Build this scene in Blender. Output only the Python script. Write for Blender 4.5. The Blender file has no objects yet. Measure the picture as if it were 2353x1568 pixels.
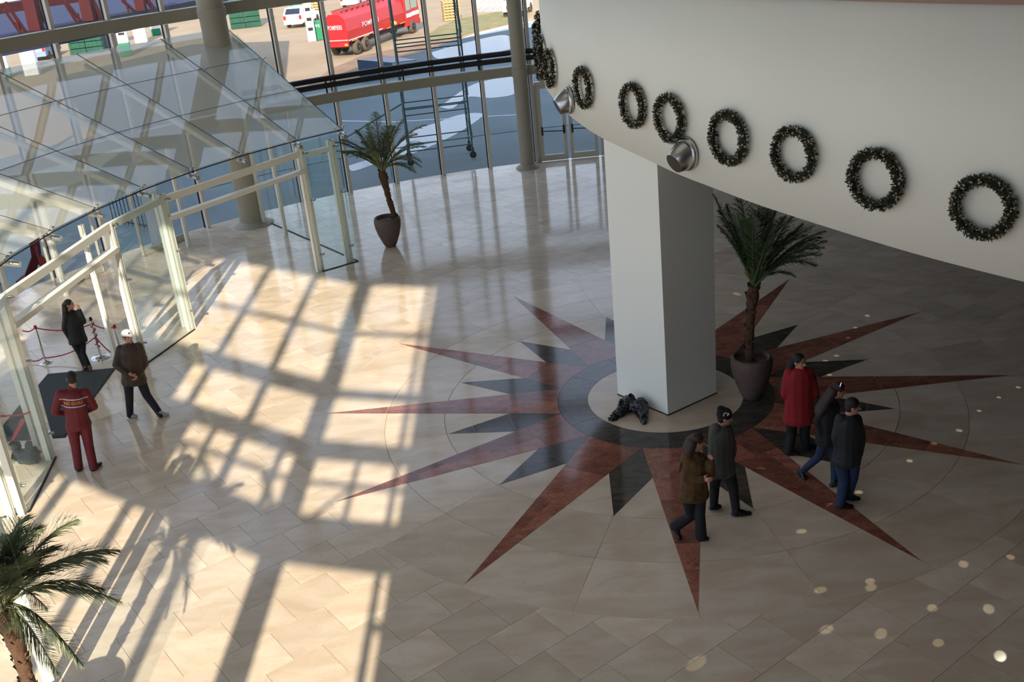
import bpy, bmesh, math, random
from mathutils import Vector, Matrix
from mathutils.bvhtree import BVHTree
random.seed(7)
scn = bpy.context.scene
COL = scn.collection
PI = math.pi

# ------------------------------------------------------------ camera
F_PX, PITCH, ROLL = 2432.0, 0.4081, -0.0984
CAM = Vector((-2.638, -17.237, 8.8))
cp_, sp_ = math.cos(PITCH), math.sin(PITCH)
FW = Vector((0, cp_, -sp_)); UP0 = Vector((0, sp_, cp_)); RT0 = Vector((1, 0, 0))
RT = math.cos(ROLL)*RT0 + math.sin(ROLL)*UP0
UP = -math.sin(ROLL)*RT0 + math.cos(ROLL)*UP0
cd = bpy.data.cameras.new('camera'); cam = bpy.data.objects.new('camera', cd); COL.objects.link(cam)
cd.sensor_fit = 'HORIZONTAL'; cd.sensor_width = 36.0; cd.lens = F_PX/2353*36.0
cd.clip_start = 0.05; cd.clip_end = 400
M3 = Matrix((RT, UP, -FW)).transposed()
cam.matrix_world = Matrix.Translation(CAM) @ M3.to_4x4()
scn.camera = cam

# ------------------------------------------------------------ light and exposure
scn.view_settings.view_transform = 'Standard'
scn.view_settings.look = 'None'
scn.view_settings.gamma = 1.0
scn.view_settings.use_curve_mapping = False
scn.view_settings.exposure = 0.32
SUN_EL, SUN_AZ = math.radians(27.5), math.radians(88.4)     # light travels towards azimuth SUN_AZ
SD = Vector((math.cos(SUN_AZ)*math.cos(SUN_EL), math.sin(SUN_AZ)*math.cos(SUN_EL), -math.sin(SUN_EL)))
sl = bpy.data.lights.new('sun', 'SUN'); sun = bpy.data.objects.new('sun', sl); COL.objects.link(sun)
sl.energy = 7.2; sl.color = (1.0, 0.89, 0.73); sl.angle = math.radians(0.55)
sun.rotation_euler = SD.to_track_quat('-Z', 'Y').to_euler(); sun.location = (0, -30, 30)
w = bpy.data.worlds.new('world'); scn.world = w; w.use_nodes = True
wn = w.node_tree; wn.nodes.clear()
wo = wn.nodes.new('ShaderNodeOutputWorld'); bg = wn.nodes.new('ShaderNodeBackground')
tc = wn.nodes.new('ShaderNodeTexCoord'); sx = wn.nodes.new('ShaderNodeSeparateXYZ')
cr = wn.nodes.new('ShaderNodeValToRGB')
cr.color_ramp.elements[0].position = 0.0; cr.color_ramp.elements[0].color = (0.62, 0.69, 0.79, 1)
cr.color_ramp.elements[1].position = 0.8; cr.color_ramp.elements[1].color = (0.38, 0.52, 0.80, 1)
wn.links.new(tc.outputs['Generated'], sx.inputs[0]); wn.links.new(sx.outputs['Z'], cr.inputs[0])
wn.links.new(cr.outputs[0], bg.inputs[0]); wn.links.new(bg.outputs[0], wo.inputs[0])
bg.inputs[1].default_value = 2.1

for lx, ly, le in ((-3, -2, 40),):  # unseen fill light added to brighten the hall and the gallery wall
    al = bpy.data.lights.new('added_fill_light', 'AREA'); alo = bpy.data.objects.new('added_fill_light', al); COL.objects.link(alo)
    al.shape = 'SQUARE'; al.size = 7; al.energy = le; al.color = (1.0, .97, .92); alo.location = (lx, ly, 13.2)

# ------------------------------------------------------------ helpers
def ray(x, y): return FW + (x-1176.5)/F_PX*RT - (y-784)/F_PX*UP
def fl(x, y, z=0.0):
    d = ray(x, y); return CAM + d*((z-CAM.z)/d.z)
def lin(c): return tuple(((v/255)/12.92 if v/255 <= .04045 else ((v/255+.055)/1.055)**2.4) for v in c)
def pol(r, deg, z=0.0): return Vector((r*math.cos(math.radians(deg)), r*math.sin(math.radians(deg)), z))

class MB:
    """collects shapes, then links them as ONE mesh object"""
    def __init__(s): s.v = []; s.f = []; s.sm = []; s.tint = []
    def add(s, vs, fs, smooth=False, t=0.5):
        n = len(s.v); s.v += [Vector(v) for v in vs]
        for f in fs: s.f.append([n+i for i in f]); s.sm.append(smooth); s.tint.append(t)
        return s
    def box(s, c, size, ax=None, t=0.5):
        c = Vector(c); ax = ax or (Vector((1,0,0)), Vector((0,1,0)), Vector((0,0,1)))
        a, b, d = [ax[i]*size[i]*.5 for i in range(3)]
        vs = [c+sx_*a+sy*b+sz*d for sz in (-1,1) for sy in (-1,1) for sx_ in (-1,1)]
        return s.add(vs, [(0,2,3,1),(4,5,7,6),(0,1,5,4),(2,6,7,3),(0,4,6,2),(1,3,7,5)], False, t)
    def bar(s, p, q, w_, h, up=Vector((0,0,1))):
        p, q = Vector(p), Vector(q); d = (q-p); L = d.length
        if L < 1e-6: return s
        d /= L; u = Vector(up)
        if abs(d.dot(u)) > .98: u = Vector((0,1,0))
        r = d.cross(u).normalized(); u = r.cross(d).normalized()
        return s.box((p+q)/2, (w_, L, h), (r, d, u))
    def tube(s, pts, rad, n=8, cap=True, smooth=True):
        pts = [Vector(p) for p in pts]; N = len(pts)
        rads = rad if isinstance(rad, (list, tuple)) else [rad]*N
        vs = []; ref = None
        for i, p in enumerate(pts):
            d = (pts[min(i+1, N-1)]-pts[max(i-1, 0)]).normalized()
            if ref is None: ref = Vector((0,0,1)) if abs(d.z) < .9 else Vector((1,0,0))
            a = d.cross(ref).normalized(); b = a.cross(d).normalized(); ref = b
            for k in range(n):
                t = 2*PI*k/n; vs.append(p+rads[i]*(math.cos(t)*a+math.sin(t)*b))
        fs = [(i*n+k, i*n+(k+1)%n, (i+1)*n+(k+1)%n, (i+1)*n+k) for i in range(N-1) for k in range(n)]
        s.add(vs, fs, smooth)
        if cap:
            s.add(vs[:n], [tuple(range(n))]); s.add(vs[-n:], [tuple(reversed(range(n)))])
        return s
    def lathe(s, c, prof, n=32, smooth=True, ax=None):
        c = Vector(c); ax = ax or (Vector((1,0,0)), Vector((0,1,0)), Vector((0,0,1))); vs = []
        for r, z in prof:
            for k in range(n):
                t = 2*PI*k/n; vs.append(c+ax[0]*r*math.cos(t)+ax[1]*r*math.sin(t)+ax[2]*z)
        m = len(prof)
        s.add(vs, [(i*n+k, i*n+(k+1)%n, (i+1)*n+(k+1)%n, (i+1)*n+k) for i in range(m-1) for k in range(n)], smooth)
        if prof[0][0] > 1e-4: s.add(vs[:n], [tuple(reversed(range(n)))])
        if prof[-1][0] > 1e-4: s.add(vs[-n:], [tuple(range(n))])
        return s
    def prism(s, poly, z0, z1, t=0.5):
        n = len(poly); P = [Vector((p[0], p[1], 0)) for p in poly]
        ar = sum(P[i].x*P[(i+1)%n].y-P[(i+1)%n].x*P[i].y for i in range(n))
        if ar < 0: P.reverse()
        vs = [Vector((p.x,p.y,z0)) for p in P]+[Vector((p.x,p.y,z1)) for p in P]
        return s.add(vs, [tuple(reversed(range(n))), tuple(range(n,2*n))]+[(i,(i+1)%n,n+(i+1)%n,n+i) for i in range(n)], False, t)
    def slab(s, quad, th, t=0.5):
        """a plate with the given corner points and a thickness along its normal"""
        Q = [Vector(q) for q in quad]; n = (Q[1]-Q[0]).cross(Q[2]-Q[0]).normalized()*th*.5; k = len(Q)
        vs = [q-n for q in Q]+[q+n for q in Q]
        return s.add(vs, [tuple(reversed(range(k))), tuple(range(k,2*k))]+[(i,(i+1)%k,k+(i+1)%k,k+i) for i in range(k)], False, t)
    def ball(s, c, r, n=10, m=7, ax=None):
        r = r if isinstance(r, (list, tuple)) else (r, r, r)
        ax = ax or (Vector((1,0,0)), Vector((0,1,0)), Vector((0,0,1))); vs = []; c = Vector(c)
        for j in range(1, m):
            ph = PI*j/m
            for k in range(n):
                t = 2*PI*k/n
                vs.append(c+ax[0]*r[0]*math.sin(ph)*math.cos(t)+ax[1]*r[1]*math.sin(ph)*math.sin(t)+ax[2]*r[2]*math.cos(ph))
        vs += [c+ax[2]*r[2], c-ax[2]*r[2]]; T = len(vs)-2; B = T+1
        fs = [(j*n+k, (j+1)*n+k, (j+1)*n+(k+1)%n, j*n+(k+1)%n) for j in range(m-2) for k in range(n)]
        fs += [(T, k, (k+1)%n) for k in range(n)]+[(B, (m-2)*n+(k+1)%n, (m-2)*n+k) for k in range(n)]
        return s.add(vs, fs, True)
    def build(s, name, mat, parent=None, origin=None):
        if origin is None:
            if parent is not None: origin = parent.get('_o', (0,0,0))
            else:
                o = Vector((0,0,0))
                if s.v:
                    o = Vector(((min(v.x for v in s.v)+max(v.x for v in s.v))/2, (min(v.y for v in s.v)+max(v.y for v in s.v))/2, min(v.z for v in s.v)))
                origin = o
        origin = Vector(origin)
        me = bpy.data.meshes.new(name)
        me.from_pydata([tuple(v-origin) for v in s.v], [], s.f)
        me.polygons.foreach_set('use_smooth', s.sm)
        if mat is not None: me.materials.append(mat)
        if any(abs(t-.5) > 1e-6 for t in s.tint):
            a = me.attributes.new('tint', 'FLOAT', 'FACE'); a.data.foreach_set('value', s.tint)
        me.update()
        o = bpy.data.objects.new(name, me); COL.objects.link(o)
        place(o, origin, parent); return o
def wpos(o):
    return Vector(o.get('_o', (0,0,0)))
def place(o, origin, parent):
    origin = Vector(origin)
    if parent is not None:
        o.parent = parent; o.location = origin-wpos(parent)
    else: o.location = origin
    o['_o'] = tuple(origin)
def tag(o, label=None, cat=None, group=None, kind=None):
    if label: o['label'] = label
    if cat: o['category'] = cat
    if group: o['group'] = group
    if kind: o['kind'] = kind
    return o
def empty(name, loc, label, cat, group=None, kind=None):
    o = bpy.data.objects.new(name, None); COL.objects.link(o); o.empty_display_size = .2
    place(o, loc, None); return tag(o, label, cat, group, kind)
def copy_tree(o, parent=None):
    c = o.copy(); COL.objects.link(c)
    if parent is not None: c.parent = parent
    for ch in list(o.children): copy_tree(ch, c)
    return c

# ------------------------------------------------------------ materials
MATS = {}
def mat(name, col, rough=.6, metal=0.0, var=0.0, scale=5.0, bump=0.0, spec=.5, col2=None, coat=0.0, bscale=None, tint=0.0):
    m = bpy.data.materials.new(name); m.use_nodes = True; nt = m.node_tree; b = nt.nodes['Principled BSDF']
    c = lin(col); b.inputs['Roughness'].default_value = rough; b.inputs['Metallic'].default_value = metal
    b.inputs['Specular IOR Level'].default_value = spec; b.inputs['Coat Weight'].default_value = coat
    b.inputs['Base Color'].default_value = (*c, 1)
    co = nt.nodes.new('ShaderNodeTexCoord'); out = None
    if var > 0 or col2:
        nz = nt.nodes.new('ShaderNodeTexNoise'); nz.inputs['Scale'].default_value = scale; nz.inputs['Detail'].default_value = 5
        nt.links.new(co.outputs['Object'], nz.inputs['Vector'])
        mx = nt.nodes.new('ShaderNodeMix'); mx.data_type = 'RGBA'
        mr = nt.nodes.new('ShaderNodeMapRange'); mr.inputs[1].default_value = .3; mr.inputs[2].default_value = .7
        nt.links.new(nz.outputs[0], mr.inputs[0]); nt.links.new(mr.outputs[0], mx.inputs[0])
        c2 = lin(col2) if col2 else tuple(v*(1-var) for v in c)
        mx.inputs[6].default_value = (*c, 1); mx.inputs[7].default_value = (*c2, 1); out = mx.outputs[2]
    if tint > 0:
        at = nt.nodes.new('ShaderNodeAttribute'); at.attribute_name = 'tint'
        hv = nt.nodes.new('ShaderNodeHueSaturation')
        if out: nt.links.new(out, hv.inputs['Color'])
        else: hv.inputs['Color'].default_value = (*c, 1)
        mm = nt.nodes.new('ShaderNodeMapRange'); mm.inputs[3].default_value = 1-tint; mm.inputs[4].default_value = 1+tint
        nt.links.new(at.outputs['Fac'], mm.inputs[0]); nt.links.new(mm.outputs[0], hv.inputs['Value']); out = hv.outputs[0]
    if out: nt.links.new(out, b.inputs['Base Color'])
    if bump > 0:
        n2 = nt.nodes.new('ShaderNodeTexNoise'); n2.inputs['Scale'].default_value = bscale or scale*4; n2.inputs['Detail'].default_value = 4
        nt.links.new(co.outputs['Object'], n2.inputs['Vector'])
        bp = nt.nodes.new('ShaderNodeBump'); bp.inputs['Strength'].default_value = bump; bp.inputs['Distance'].default_value = .02
        nt.links.new(n2.outputs[0], bp.inputs['Height']); nt.links.new(bp.outputs[0], b.inputs['Normal'])
    MATS[name] = m; return m
def marble(name, base, cloud, vein, vs=6.0, vein_w=.02, rough=.08, tint=.12, cs=1.2, vein_amt=.6, spec=.22):
    m = bpy.data.materials.new(name); m.use_nodes = True; nt = m.node_tree; b = nt.nodes['Principled BSDF']; L = nt.links
    b.inputs['Roughness'].default_value = rough; b.inputs['Specular IOR Level'].default_value = spec
    co = nt.nodes.new('ShaderNodeTexCoord')
    at = nt.nodes.new('ShaderNodeAttribute'); at.attribute_name = 'tint'
    sh = nt.nodes.new('ShaderNodeVectorMath'); sh.operation = 'SCALE'; sh.inputs[0].default_value = (37, 61, 13)
    L.new(at.outputs['Fac'], sh.inputs['Scale'])
    ad = nt.nodes.new('ShaderNodeVectorMath'); ad.operation = 'ADD'; L.new(co.outputs['Object'], ad.inputs[0]); L.new(sh.outputs[0], ad.inputs[1])
    mp = nt.nodes.new('ShaderNodeMapping'); mp.inputs['Rotation'].default_value = (0, 0, .6); mp.inputs['Scale'].default_value = (1, 2.4, 1)
    L.new(ad.outputs[0], mp.inputs[0])
    n1 = nt.nodes.new('ShaderNodeTexNoise'); n1.inputs['Scale'].default_value = cs; n1.inputs['Detail'].default_value = 6; n1.inputs['Distortion'].default_value = .6
    L.new(mp.outputs[0], n1.inputs['Vector'])
    r1 = nt.nodes.new('ShaderNodeMapRange'); r1.inputs[1].default_value = .35; r1.inputs[2].default_value = .68; L.new(n1.outputs[0], r1.inputs[0])
    m1 = nt.nodes.new('ShaderNodeMix'); m1.data_type = 'RGBA'; L.new(r1.outputs[0], m1.inputs[0])
    m1.inputs[6].default_value = (*lin(base), 1); m1.inputs[7].default_value = (*lin(cloud), 1)
    n2 = nt.nodes.new('ShaderNodeTexNoise'); n2.inputs['Scale'].default_value = vs; n2.inputs['Detail'].default_value = 3; n2.inputs['Distortion'].default_value = 1.5
    L.new(ad.outputs[0], n2.inputs['Vector'])
    s1 = nt.nodes.new('ShaderNodeMath'); s1.operation = 'SUBTRACT'; s1.inputs[1].default_value = .5; L.new(n2.outputs[0], s1.inputs[0])
    s2 = nt.nodes.new('ShaderNodeMath'); s2.operation = 'ABSOLUTE'; L.new(s1.outputs[0], s2.inputs[0])
    r2 = nt.nodes.new('ShaderNodeMapRange'); r2.inputs[1].default_value = 0; r2.inputs[2].default_value = vein_w; r2.inputs[3].default_value = vein_amt; r2.inputs[4].default_value = 0
    L.new(s2.outputs[0], r2.inputs[0])
    m2 = nt.nodes.new('ShaderNodeMix'); m2.data_type = 'RGBA'; L.new(r2.outputs[0], m2.inputs[0]); L.new(m1.outputs[2], m2.inputs[6])
    m2.inputs[7].default_value = (*lin(vein), 1)
    hv = nt.nodes.new('ShaderNodeHueSaturation'); L.new(m2.outputs[2], hv.inputs['Color'])
    mm = nt.nodes.new('ShaderNodeMapRange'); mm.inputs[3].default_value = 1-tint; mm.inputs[4].default_value = 1+tint
    L.new(at.outputs['Fac'], mm.inputs[0]); L.new(mm.outputs[0], hv.inputs['Value']); L.new(hv.outputs[0], b.inputs['Base Color'])
    MATS[name] = m; return m
def glass(name, tint=(.9,.95,.94), refl=1.0, haze=0.0, hazecol=(200,205,195), rough=.02):
    m = bpy.data.materials.new(name); m.use_nodes = True; nt = m.node_tree; nt.nodes.clear(); L = nt.links
    o = nt.nodes.new('ShaderNodeOutputMaterial'); tr = nt.nodes.new('ShaderNodeBsdfTransparent'); gl = nt.nodes.new('ShaderNodeBsdfGlossy')
    tr.inputs[0].default_value = (*tint, 1); gl.inputs[0].default_value = (1,1,1,1); gl.inputs['Roughness'].default_value = rough
    lw = nt.nodes.new('ShaderNodeLayerWeight'); lw.inputs[0].default_value = .5
    pw = nt.nodes.new('ShaderNodeMath'); pw.operation = 'POWER'; pw.inputs[1].default_value = 4.5; L.new(lw.outputs['Facing'], pw.inputs[0])
    mu = nt.nodes.new('ShaderNodeMath'); mu.operation = 'MULTIPLY_ADD'; mu.inputs[1].default_value = .9*refl; mu.inputs[2].default_value = .04*refl; mu.use_clamp = True; L.new(pw.outputs[0], mu.inputs[0])
    mx = nt.nodes.new('ShaderNodeMixShader'); L.new(mu.outputs[0], mx.inputs[0]); L.new(tr.outputs[0], mx.inputs[1]); L.new(gl.outputs[0], mx.inputs[2])
    last = mx
    if haze > 0:
        df = nt.nodes.new('ShaderNodeBsdfDiffuse'); df.inputs[0].default_value = (*lin(hazecol), 1)
        tl = nt.nodes.new('ShaderNodeBsdfTranslucent'); tl.inputs[0].default_value = (*lin(hazecol), 1)
        m0 = nt.nodes.new('ShaderNodeMixShader'); m0.inputs[0].default_value = .4; L.new(df.outputs[0], m0.inputs[1]); L.new(tl.outputs[0], m0.inputs[2])
        m2 = nt.nodes.new('ShaderNodeMixShader'); m2.inputs[0].default_value = haze; L.new(mx.outputs[0], m2.inputs[1]); L.new(m0.outputs[0], m2.inputs[2]); last = m2
    L.new(last.outputs[0], o.inputs[0]); MATS[name] = m; return m

cream = marble('cream_marble', (219,202,179), (201,181,155), (184,161,131), vs=3.5, vein_w=.012, rough=.11, tint=.10, vein_amt=.35)
redm = marble('red_marble', (158,100,78), (120,74,62), (196,158,140), vs=5.5, vein_w=.016, rough=.09, tint=.28, cs=2.4, vein_amt=.5)
darkm = marble('dark_marble', (84,77,66), (54,54,54), (120,92,70), vs=7, vein_w=.02, rough=.09, tint=.15, cs=3.5, vein_amt=.45)
grout = mat('grout', (176,158,132), .7)
plaster = mat('white_plaster', (236,237,226), .8, var=.03, scale=.5, bump=.03, bscale=60)
ceilm = mat('ceiling_white', (168,166,158), .9)
innerw = mat('inner_wall', (108,100,88), .85, var=.05, scale=.6)
beamm = mat('beam_paint', (166,158,138), .55, var=.06, scale=2)
mullm = mat('mullion_paint', (222,212,198), .45)
gasket = mat('black_gasket', (22,24,32), .6)
pipem = mat('dark_pipe', (38,32,30), .45)
wmetal = mat('white_metal', (228,228,216), .35, spec=.5)
steel = mat('brushed_steel', (190,192,190), .28, metal=1.0)
chrome = mat('chrome', (210,210,212), .15, metal=1.0)
doorf = mat('door_frame_paint', (206,201,186), .45)
black = mat('black_plastic', (20,20,24), .4)
roofgl = glass('roof_glass', (.93,.95,.93), .9, .36, (216,216,204))
sidegl = glass('side_glass', (.95,.985,.98), .7, .02, (190,215,210))
facgl = glass('facade_glass', (.96,.965,.97), .8)
joint = mat('dark_joint', (36,34,32), .7)
asphalt = mat('asphalt', (172,150,122), .95, spec=.05, var=.16, scale=.35, bump=.1, bscale=40)

# ============================================================ SETTING
R_F = 18.25
# --- ground outside
g = MB(); g.box((-10, 40, -.13), (150, 160, .2)); ground = g.build('ground', asphalt); tag(ground, kind='structure')
g = MB(); g.prism([(-34,2),(-30,20),(-22,30),(-13,36.5),(-9.65,44.7),(-6.6,48.3),(-3.4,52.9),(-.5,55.6),(14,68),(30,68),(30,2)], -.1, -.026); tag(g.build('ground_yard', mat('yard_shaded_asphalt', (112,122,120), .9, spec=.1, var=.22, scale=.3, bump=.15, bscale=40)), kind='structure')  # dark yard asphalt; its tone and outline also paint in the building shade
# --- floor: screed with stone tiles laid in it
ring = [pol(R_F+.1, a) for a in range(84, 216, 3)]
outline = ring + [Vector((-6.9,-16.6,0)), Vector((-2,-18.4,0)), Vector((14,-18.4,0)), Vector((14,R_F,0))]
fb = MB(); fb.prism(outline, -.03, -.008)
floor = fb.build('floor', grout, origin=(0,0,0)); tag(floor, kind='structure')
def clip(poly, P, N):
    out = []
    for i in range(len(poly)):
        a, b = poly[i], poly[(i+1) % len(poly)]; da, db = (a-P).dot(N), (b-P).dot(N)
        if da <= 0: out.append(a)
        if (da < 0 < db) or (db < 0 < da): out.append(a+(b-a)*(da/(da-db)))
    return out
SC = Vector((.03, -.06, 0)); R_STAR = 6.32
TA = math.radians(35.5); TU = Vector((math.cos(TA), math.sin(TA), 0)); TV = Vector((-TU.y, TU.x, 0)); TW, TH = .80, .70
tiles = []
conv = [(pol(R_F, a+1.5), pol(1, a+1.5)) for a in range(84, 216, 3)]
conv += [(Vector((13.9,0,0)), Vector((1,0,0))), (Vector((0,-17.6,0)), Vector((0,-1,0))), (Vector((-6.9,-16.5,0)), Vector((-.61,-.79,0)))]
for i in range(-32, 33):
    for j in range(-32, 33):
        off = (.5 if j % 2 else 0)
        c = TU*((i+off)*TW)+TV*(j*TH)+SC
        if c.length > R_F+.8 or (c-SC).length < R_STAR-.6: continue
        gp = .0028
        q = [c+TU*sx_*(TW/2-gp)+TV*sy*(TH/2-gp) for sx_, sy in ((-1,-1),(1,-1),(1,1),(-1,1))]
        if c.length > R_F-1.2 or c.y < -10 or c.x > 12 or c.x < -12:
            for P, N in conv:
                q = clip(q, P, N)
                if len(q) < 3: break
        if len(q) < 3: continue
        dist = (c-CAM).length; d = c-CAM; z = d.dot(FW)
        px, py = 1176.5+F_PX*d.dot(RT)/z, 784-F_PX*d.dot(UP)/z
        vis = -60 < px < 2420 and 100 < py < 1640 and not (px > 1250 and py < 420+.29*(px-1500))
        tiles.append((0 if vis else 1, dist, q))
tiles.sort(key=lambda t: (t[0], t[1]))
rest = MB(); rest_in = 0
for k, (inv, dist, q) in enumerate(tiles):
    t = random.random()
    if k < 296 and not inv:
        m = MB(); m.prism(q, -.02, 0, t); m.build('floor_tile', cream, floor)
    else: rest.prism(q, -.02, 0, t)
tag(rest.build('floor_tile', cream, floor), kind='stuff')
# star medallion: cream ring stones, then rays
ph = 24.3
def ann(m, r0, r1, a0, a1, z0, z1, t, n=8):
    P = [SC+pol(r1, a0+(a1-a0)*k/n) for k in range(n+1)]+[SC+pol(r0, a1-(a1-a0)*k/n) for k in range(n+1)]
    n2 = len(P); vs = [p+Vector((0,0,z0)) for p in P]+[p+Vector((0,0,z1)) for p in P]
    N = n+1
    top = [(n2+i, n2+i+1, n2+(2*N-2-i), n2+(2*N-1-i)) for i in range(n)]
    m.add(vs, top+[(i, (i+1) % n2, n2+(i+1) % n2, n2+i) for i in range(n2)], False, t)
for (r0, r1) in ((1.9, 4.02), (4.025, 5.1), (5.105, R_STAR)):
    for k in range(12):
        a = ph+15+30*k
        for h in range(2 if r0 > 4 else 1):
            m = MB(); st = 15 if r0 > 4 else 30; gdeg = .25/r0
            ann(m, r0+.003, r1, a+st*h+gdeg*.5, a+st*(h+1)-gdeg*.5, -.01, .003, random.random(), 6); m.build('ring_tile', cream, floor)
m = MB(); m.lathe(SC, [(1.40, -.01), (1.40, .004), (0, .004)], 72, False); 
o = m.build('centre_disc', cream, floor)
for k in range(12):
    m = MB(); ann(m, 1.405, 1.95, ph+30*k+.1, ph+30*k+29.9, -.01, .006, random.random(), 8); m.build('ring_stone', darkm, floor)
DT = {0:(1195,785),1:(1058,880),2:(1030,998),3:(1148,1115),4:(1410,1187),5:(1731,1170),7:(2057,940),8:(1993,827),9:(1833,747),11:(1393,728)}
for k in range(12):
    tip = fl(*DT[k]) if k in DT else SC+pol(4.0, 129+30*k)
    d = (tip-SC); L = d.length; u = d/L; v = Vector((-u.y, u.x, 0))
    for a, b in ((0, .45), (.452, .78), (.782, 1)):
        A, B = tip+(SC+u*1.9-tip)*(1-a), tip+(SC+u*1.9-tip)*(1-b)
        wa, wb = .64*(1-a), .64*(1-b)
        poly = [A-v*wa, A+v*wa, B+v*wb, B-v*wb] if wb > .001 else [A-v*wa, A+v*wa, B]
        m = MB(); m.prism(poly, -.01, .0045, random.random()); m.build('dark_ray_stone', darkm, floor)
RTP = {0:(1180,681),1:(916,790),2:(750,951),3:(772,1154),4:(1068,1343),5:(1604,1408),6:(2118,1291),7:(2351,1069),8:(2322,863),9:(2113,718),10:(1813,643)}
for k in range(12):
    tip = fl(*RTP[k]) if k in RTP else SC+pol(6.2, 113.7+30*k)
    a = math.degrees(math.atan2(tip.y-SC.y, tip.x-SC.x))
    e0, e1 = SC+pol(1.945, a-14.8), SC+pol(1.945, a+14.8)
    cuts = [0, .2+random.uniform(-.05,.05), .42+random.uniform(-.06,.06), .68+random.uniform(-.06,.06), 1]
    for i in range(4):
        s0, s1 = cuts[i], cuts[i+1]-.0015
        A0, A1, B0, B1 = e0.lerp(tip, s0), e1.lerp(tip, s0), e0.lerp(tip, s1), e1.lerp(tip, s1)
        if i == 0:
            pts = [SC+pol(1.945, a-14.8+29.6*q/6) for q in range(7)]
            f_ = .5+random.uniform(-.15,.15); cA, cB = SC+pol(1.945, a-14.8+29.6*.5), B0.lerp(B1, f_)
            h1, h2 = pts[:4]+[cB, B0], pts[3:]+[B1, cB]
            for hh in (h1, h2):
                m = MB(); m.prism(hh, -.01, .006, random.random()); m.build('red_ray_stone', redm, floor)
        elif i == 3:
            m = MB(); m.prism([A0, A1, tip], -.01, .006, random.random()); m.build('red_ray_stone', redm, floor)
        else:
            f_ = .5+random.uniform(-.2,.2); cA, cB = A0.lerp(A1, f_), B0.lerp(B1, f_)
            for hh in ([A0, cA, cB, B0], [cA, A1, B1, cB]):
                m = MB(); m.prism(hh, -.01, .006, random.random()); m.build('red_ray_stone', redm, floor)

# --- curved glass facade behind the hall
wall_back = empty('wall_back', (0, R_F, 0), None, None, kind='structure')
BA = [93.7+5.08*k for k in range(0, 23)]          # mullion bearings
CEIL = 13.3
LEV = [(0, 3.0), (3.3, 6.03), (6.36, 9.2), (9.5, 12.5)]
def radial(a): return pol(1, a), pol(1, a+90)
for a in BA:
    r, t = radial(a); 
    for i, (z0, z1) in enumerate(((0, 6.0), (6.36, 12.5))):
        m = MB(); c = r*(R_F-.08); m.box((c.x, c.y, (z0+z1)/2), (.16, .10, z1-z0), (r, t, Vector((0,0,1)))); m.build('mullion', mullm, wall_back)
        m = MB(); c = r*(R_F+.02)+t*.05; m.box((c.x, c.y, (z0+z1)/2), (.05, .06, z1-z0), (r, t, Vector((0,0,1)))); m.build('gasket', gasket, wall_back)
for i in range(len(BA)-1):
    a0, a1 = BA[i], BA[i+1]
    for li, (z0, z1) in enumerate(LEV):
        if li == 0 and (132 < (a0+a1)/2 < 137.5 or 143 < (a0+a1)/2 < 147.5): continue
        if li == 0 and a1 < 93: continue
        m = MB(); p, q = pol(R_F+.02, a0), pol(R_F+.02, a1)
        m.slab([p+Vector((0,0,z0)), q+Vector((0,0,z0)), q+Vector((0,0,z1)), p+Vector((0,0,z1))], .012); m.build('glass_pane', facgl, wall_back)
COLS = [(95.0, 17.62, .235), (125.9, 17.25, .37), (156.5, 17.25, .37), (187, 17.25, .37)]
# beams run from column to column in straight lines
def beam_path(z0, z1, r, dep, name, mt, a_list, parent=wall_back):
    for i in range(len(a_list)-1):
        p, q = pol(r, a_list[i]), pol(r, a_list[i+1])
        m = MB(); m.bar(p+Vector((0,0,(z0+z1)/2)), q+Vector((0,0,(z0+z1)/2)), dep, z1-z0); m.build(name, mt, parent)
arc = [85]+[95+5.15*k for k in range(0, 23)]
beam_path(3.0, 3.30, 18.0, .3, 'lower_beam', beamm, arc)
beam_path(6.03, 6.36, 18.0, .3, 'upper_beam', beamm, arc)
beam_path(9.2, 9.5, 18.0, .3, 'top_beam', beamm, arc)
beam_path(12.5, CEIL, 18.1, .3, 'fascia', beamm, arc)
for (z, r) in ((3.52, 18.02), (3.72, 18.1)):
    m = MB(); m.tube([pol(r, a, z) for a in arc if a < 128], .085, 10); m.build('black_pipe', pipem, wall_back)
for a in (99, 107, 115, 122):
    m = MB(); m.bar(pol(18.0, a, 3.3), pol(18.0, a, 3.7), .05, .05); m.build('pipe_bracket', gasket, wall_back)
# handrail and posts outside the glass
m = MB(); m.tube([pol(18.95, a, .98) for a in range(88, 132, 2)], .018, 6); m.build('hand_rail', mat('rail_green', (90,140,140), .4), wall_back)
for a in BA[1:7]:
    m = MB(); m.bar(pol(18.95, a-.1, 0), pol(18.95, a-.1, .98), .03, .03); m.build('rail_post', MATS['rail_green'], wall_back)
# columns
for i, (a, r, rad) in enumerate(COLS):
    c = pol(r, a); lab = ['round grey steel column standing in front of the glass doors', 'thick round grey column at the right end of the glass entrance box',
        'thick round grey column behind the middle of the glass entrance box', 'thick round grey column at the far left of the facade'][i]
    col = empty('round_column', c, lab, 'column')
    m = MB(); m.lathe(c, [(rad, .0), (rad, CEIL)], 28); m.build('shaft', beamm, col)
    m = MB(); m.lathe(c, [(rad*1.75, 0), (rad*1.7, .03), (rad*1.08, .14)], 20); m.build('base_flange', beamm, col)
    for z in (3.15, 6.2, 9.35):
        m = MB(); m.lathe(c, [(rad+.03, z-.12), (rad+.03, z+.12)], 24); m.build('collar', beamm, col)
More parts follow.
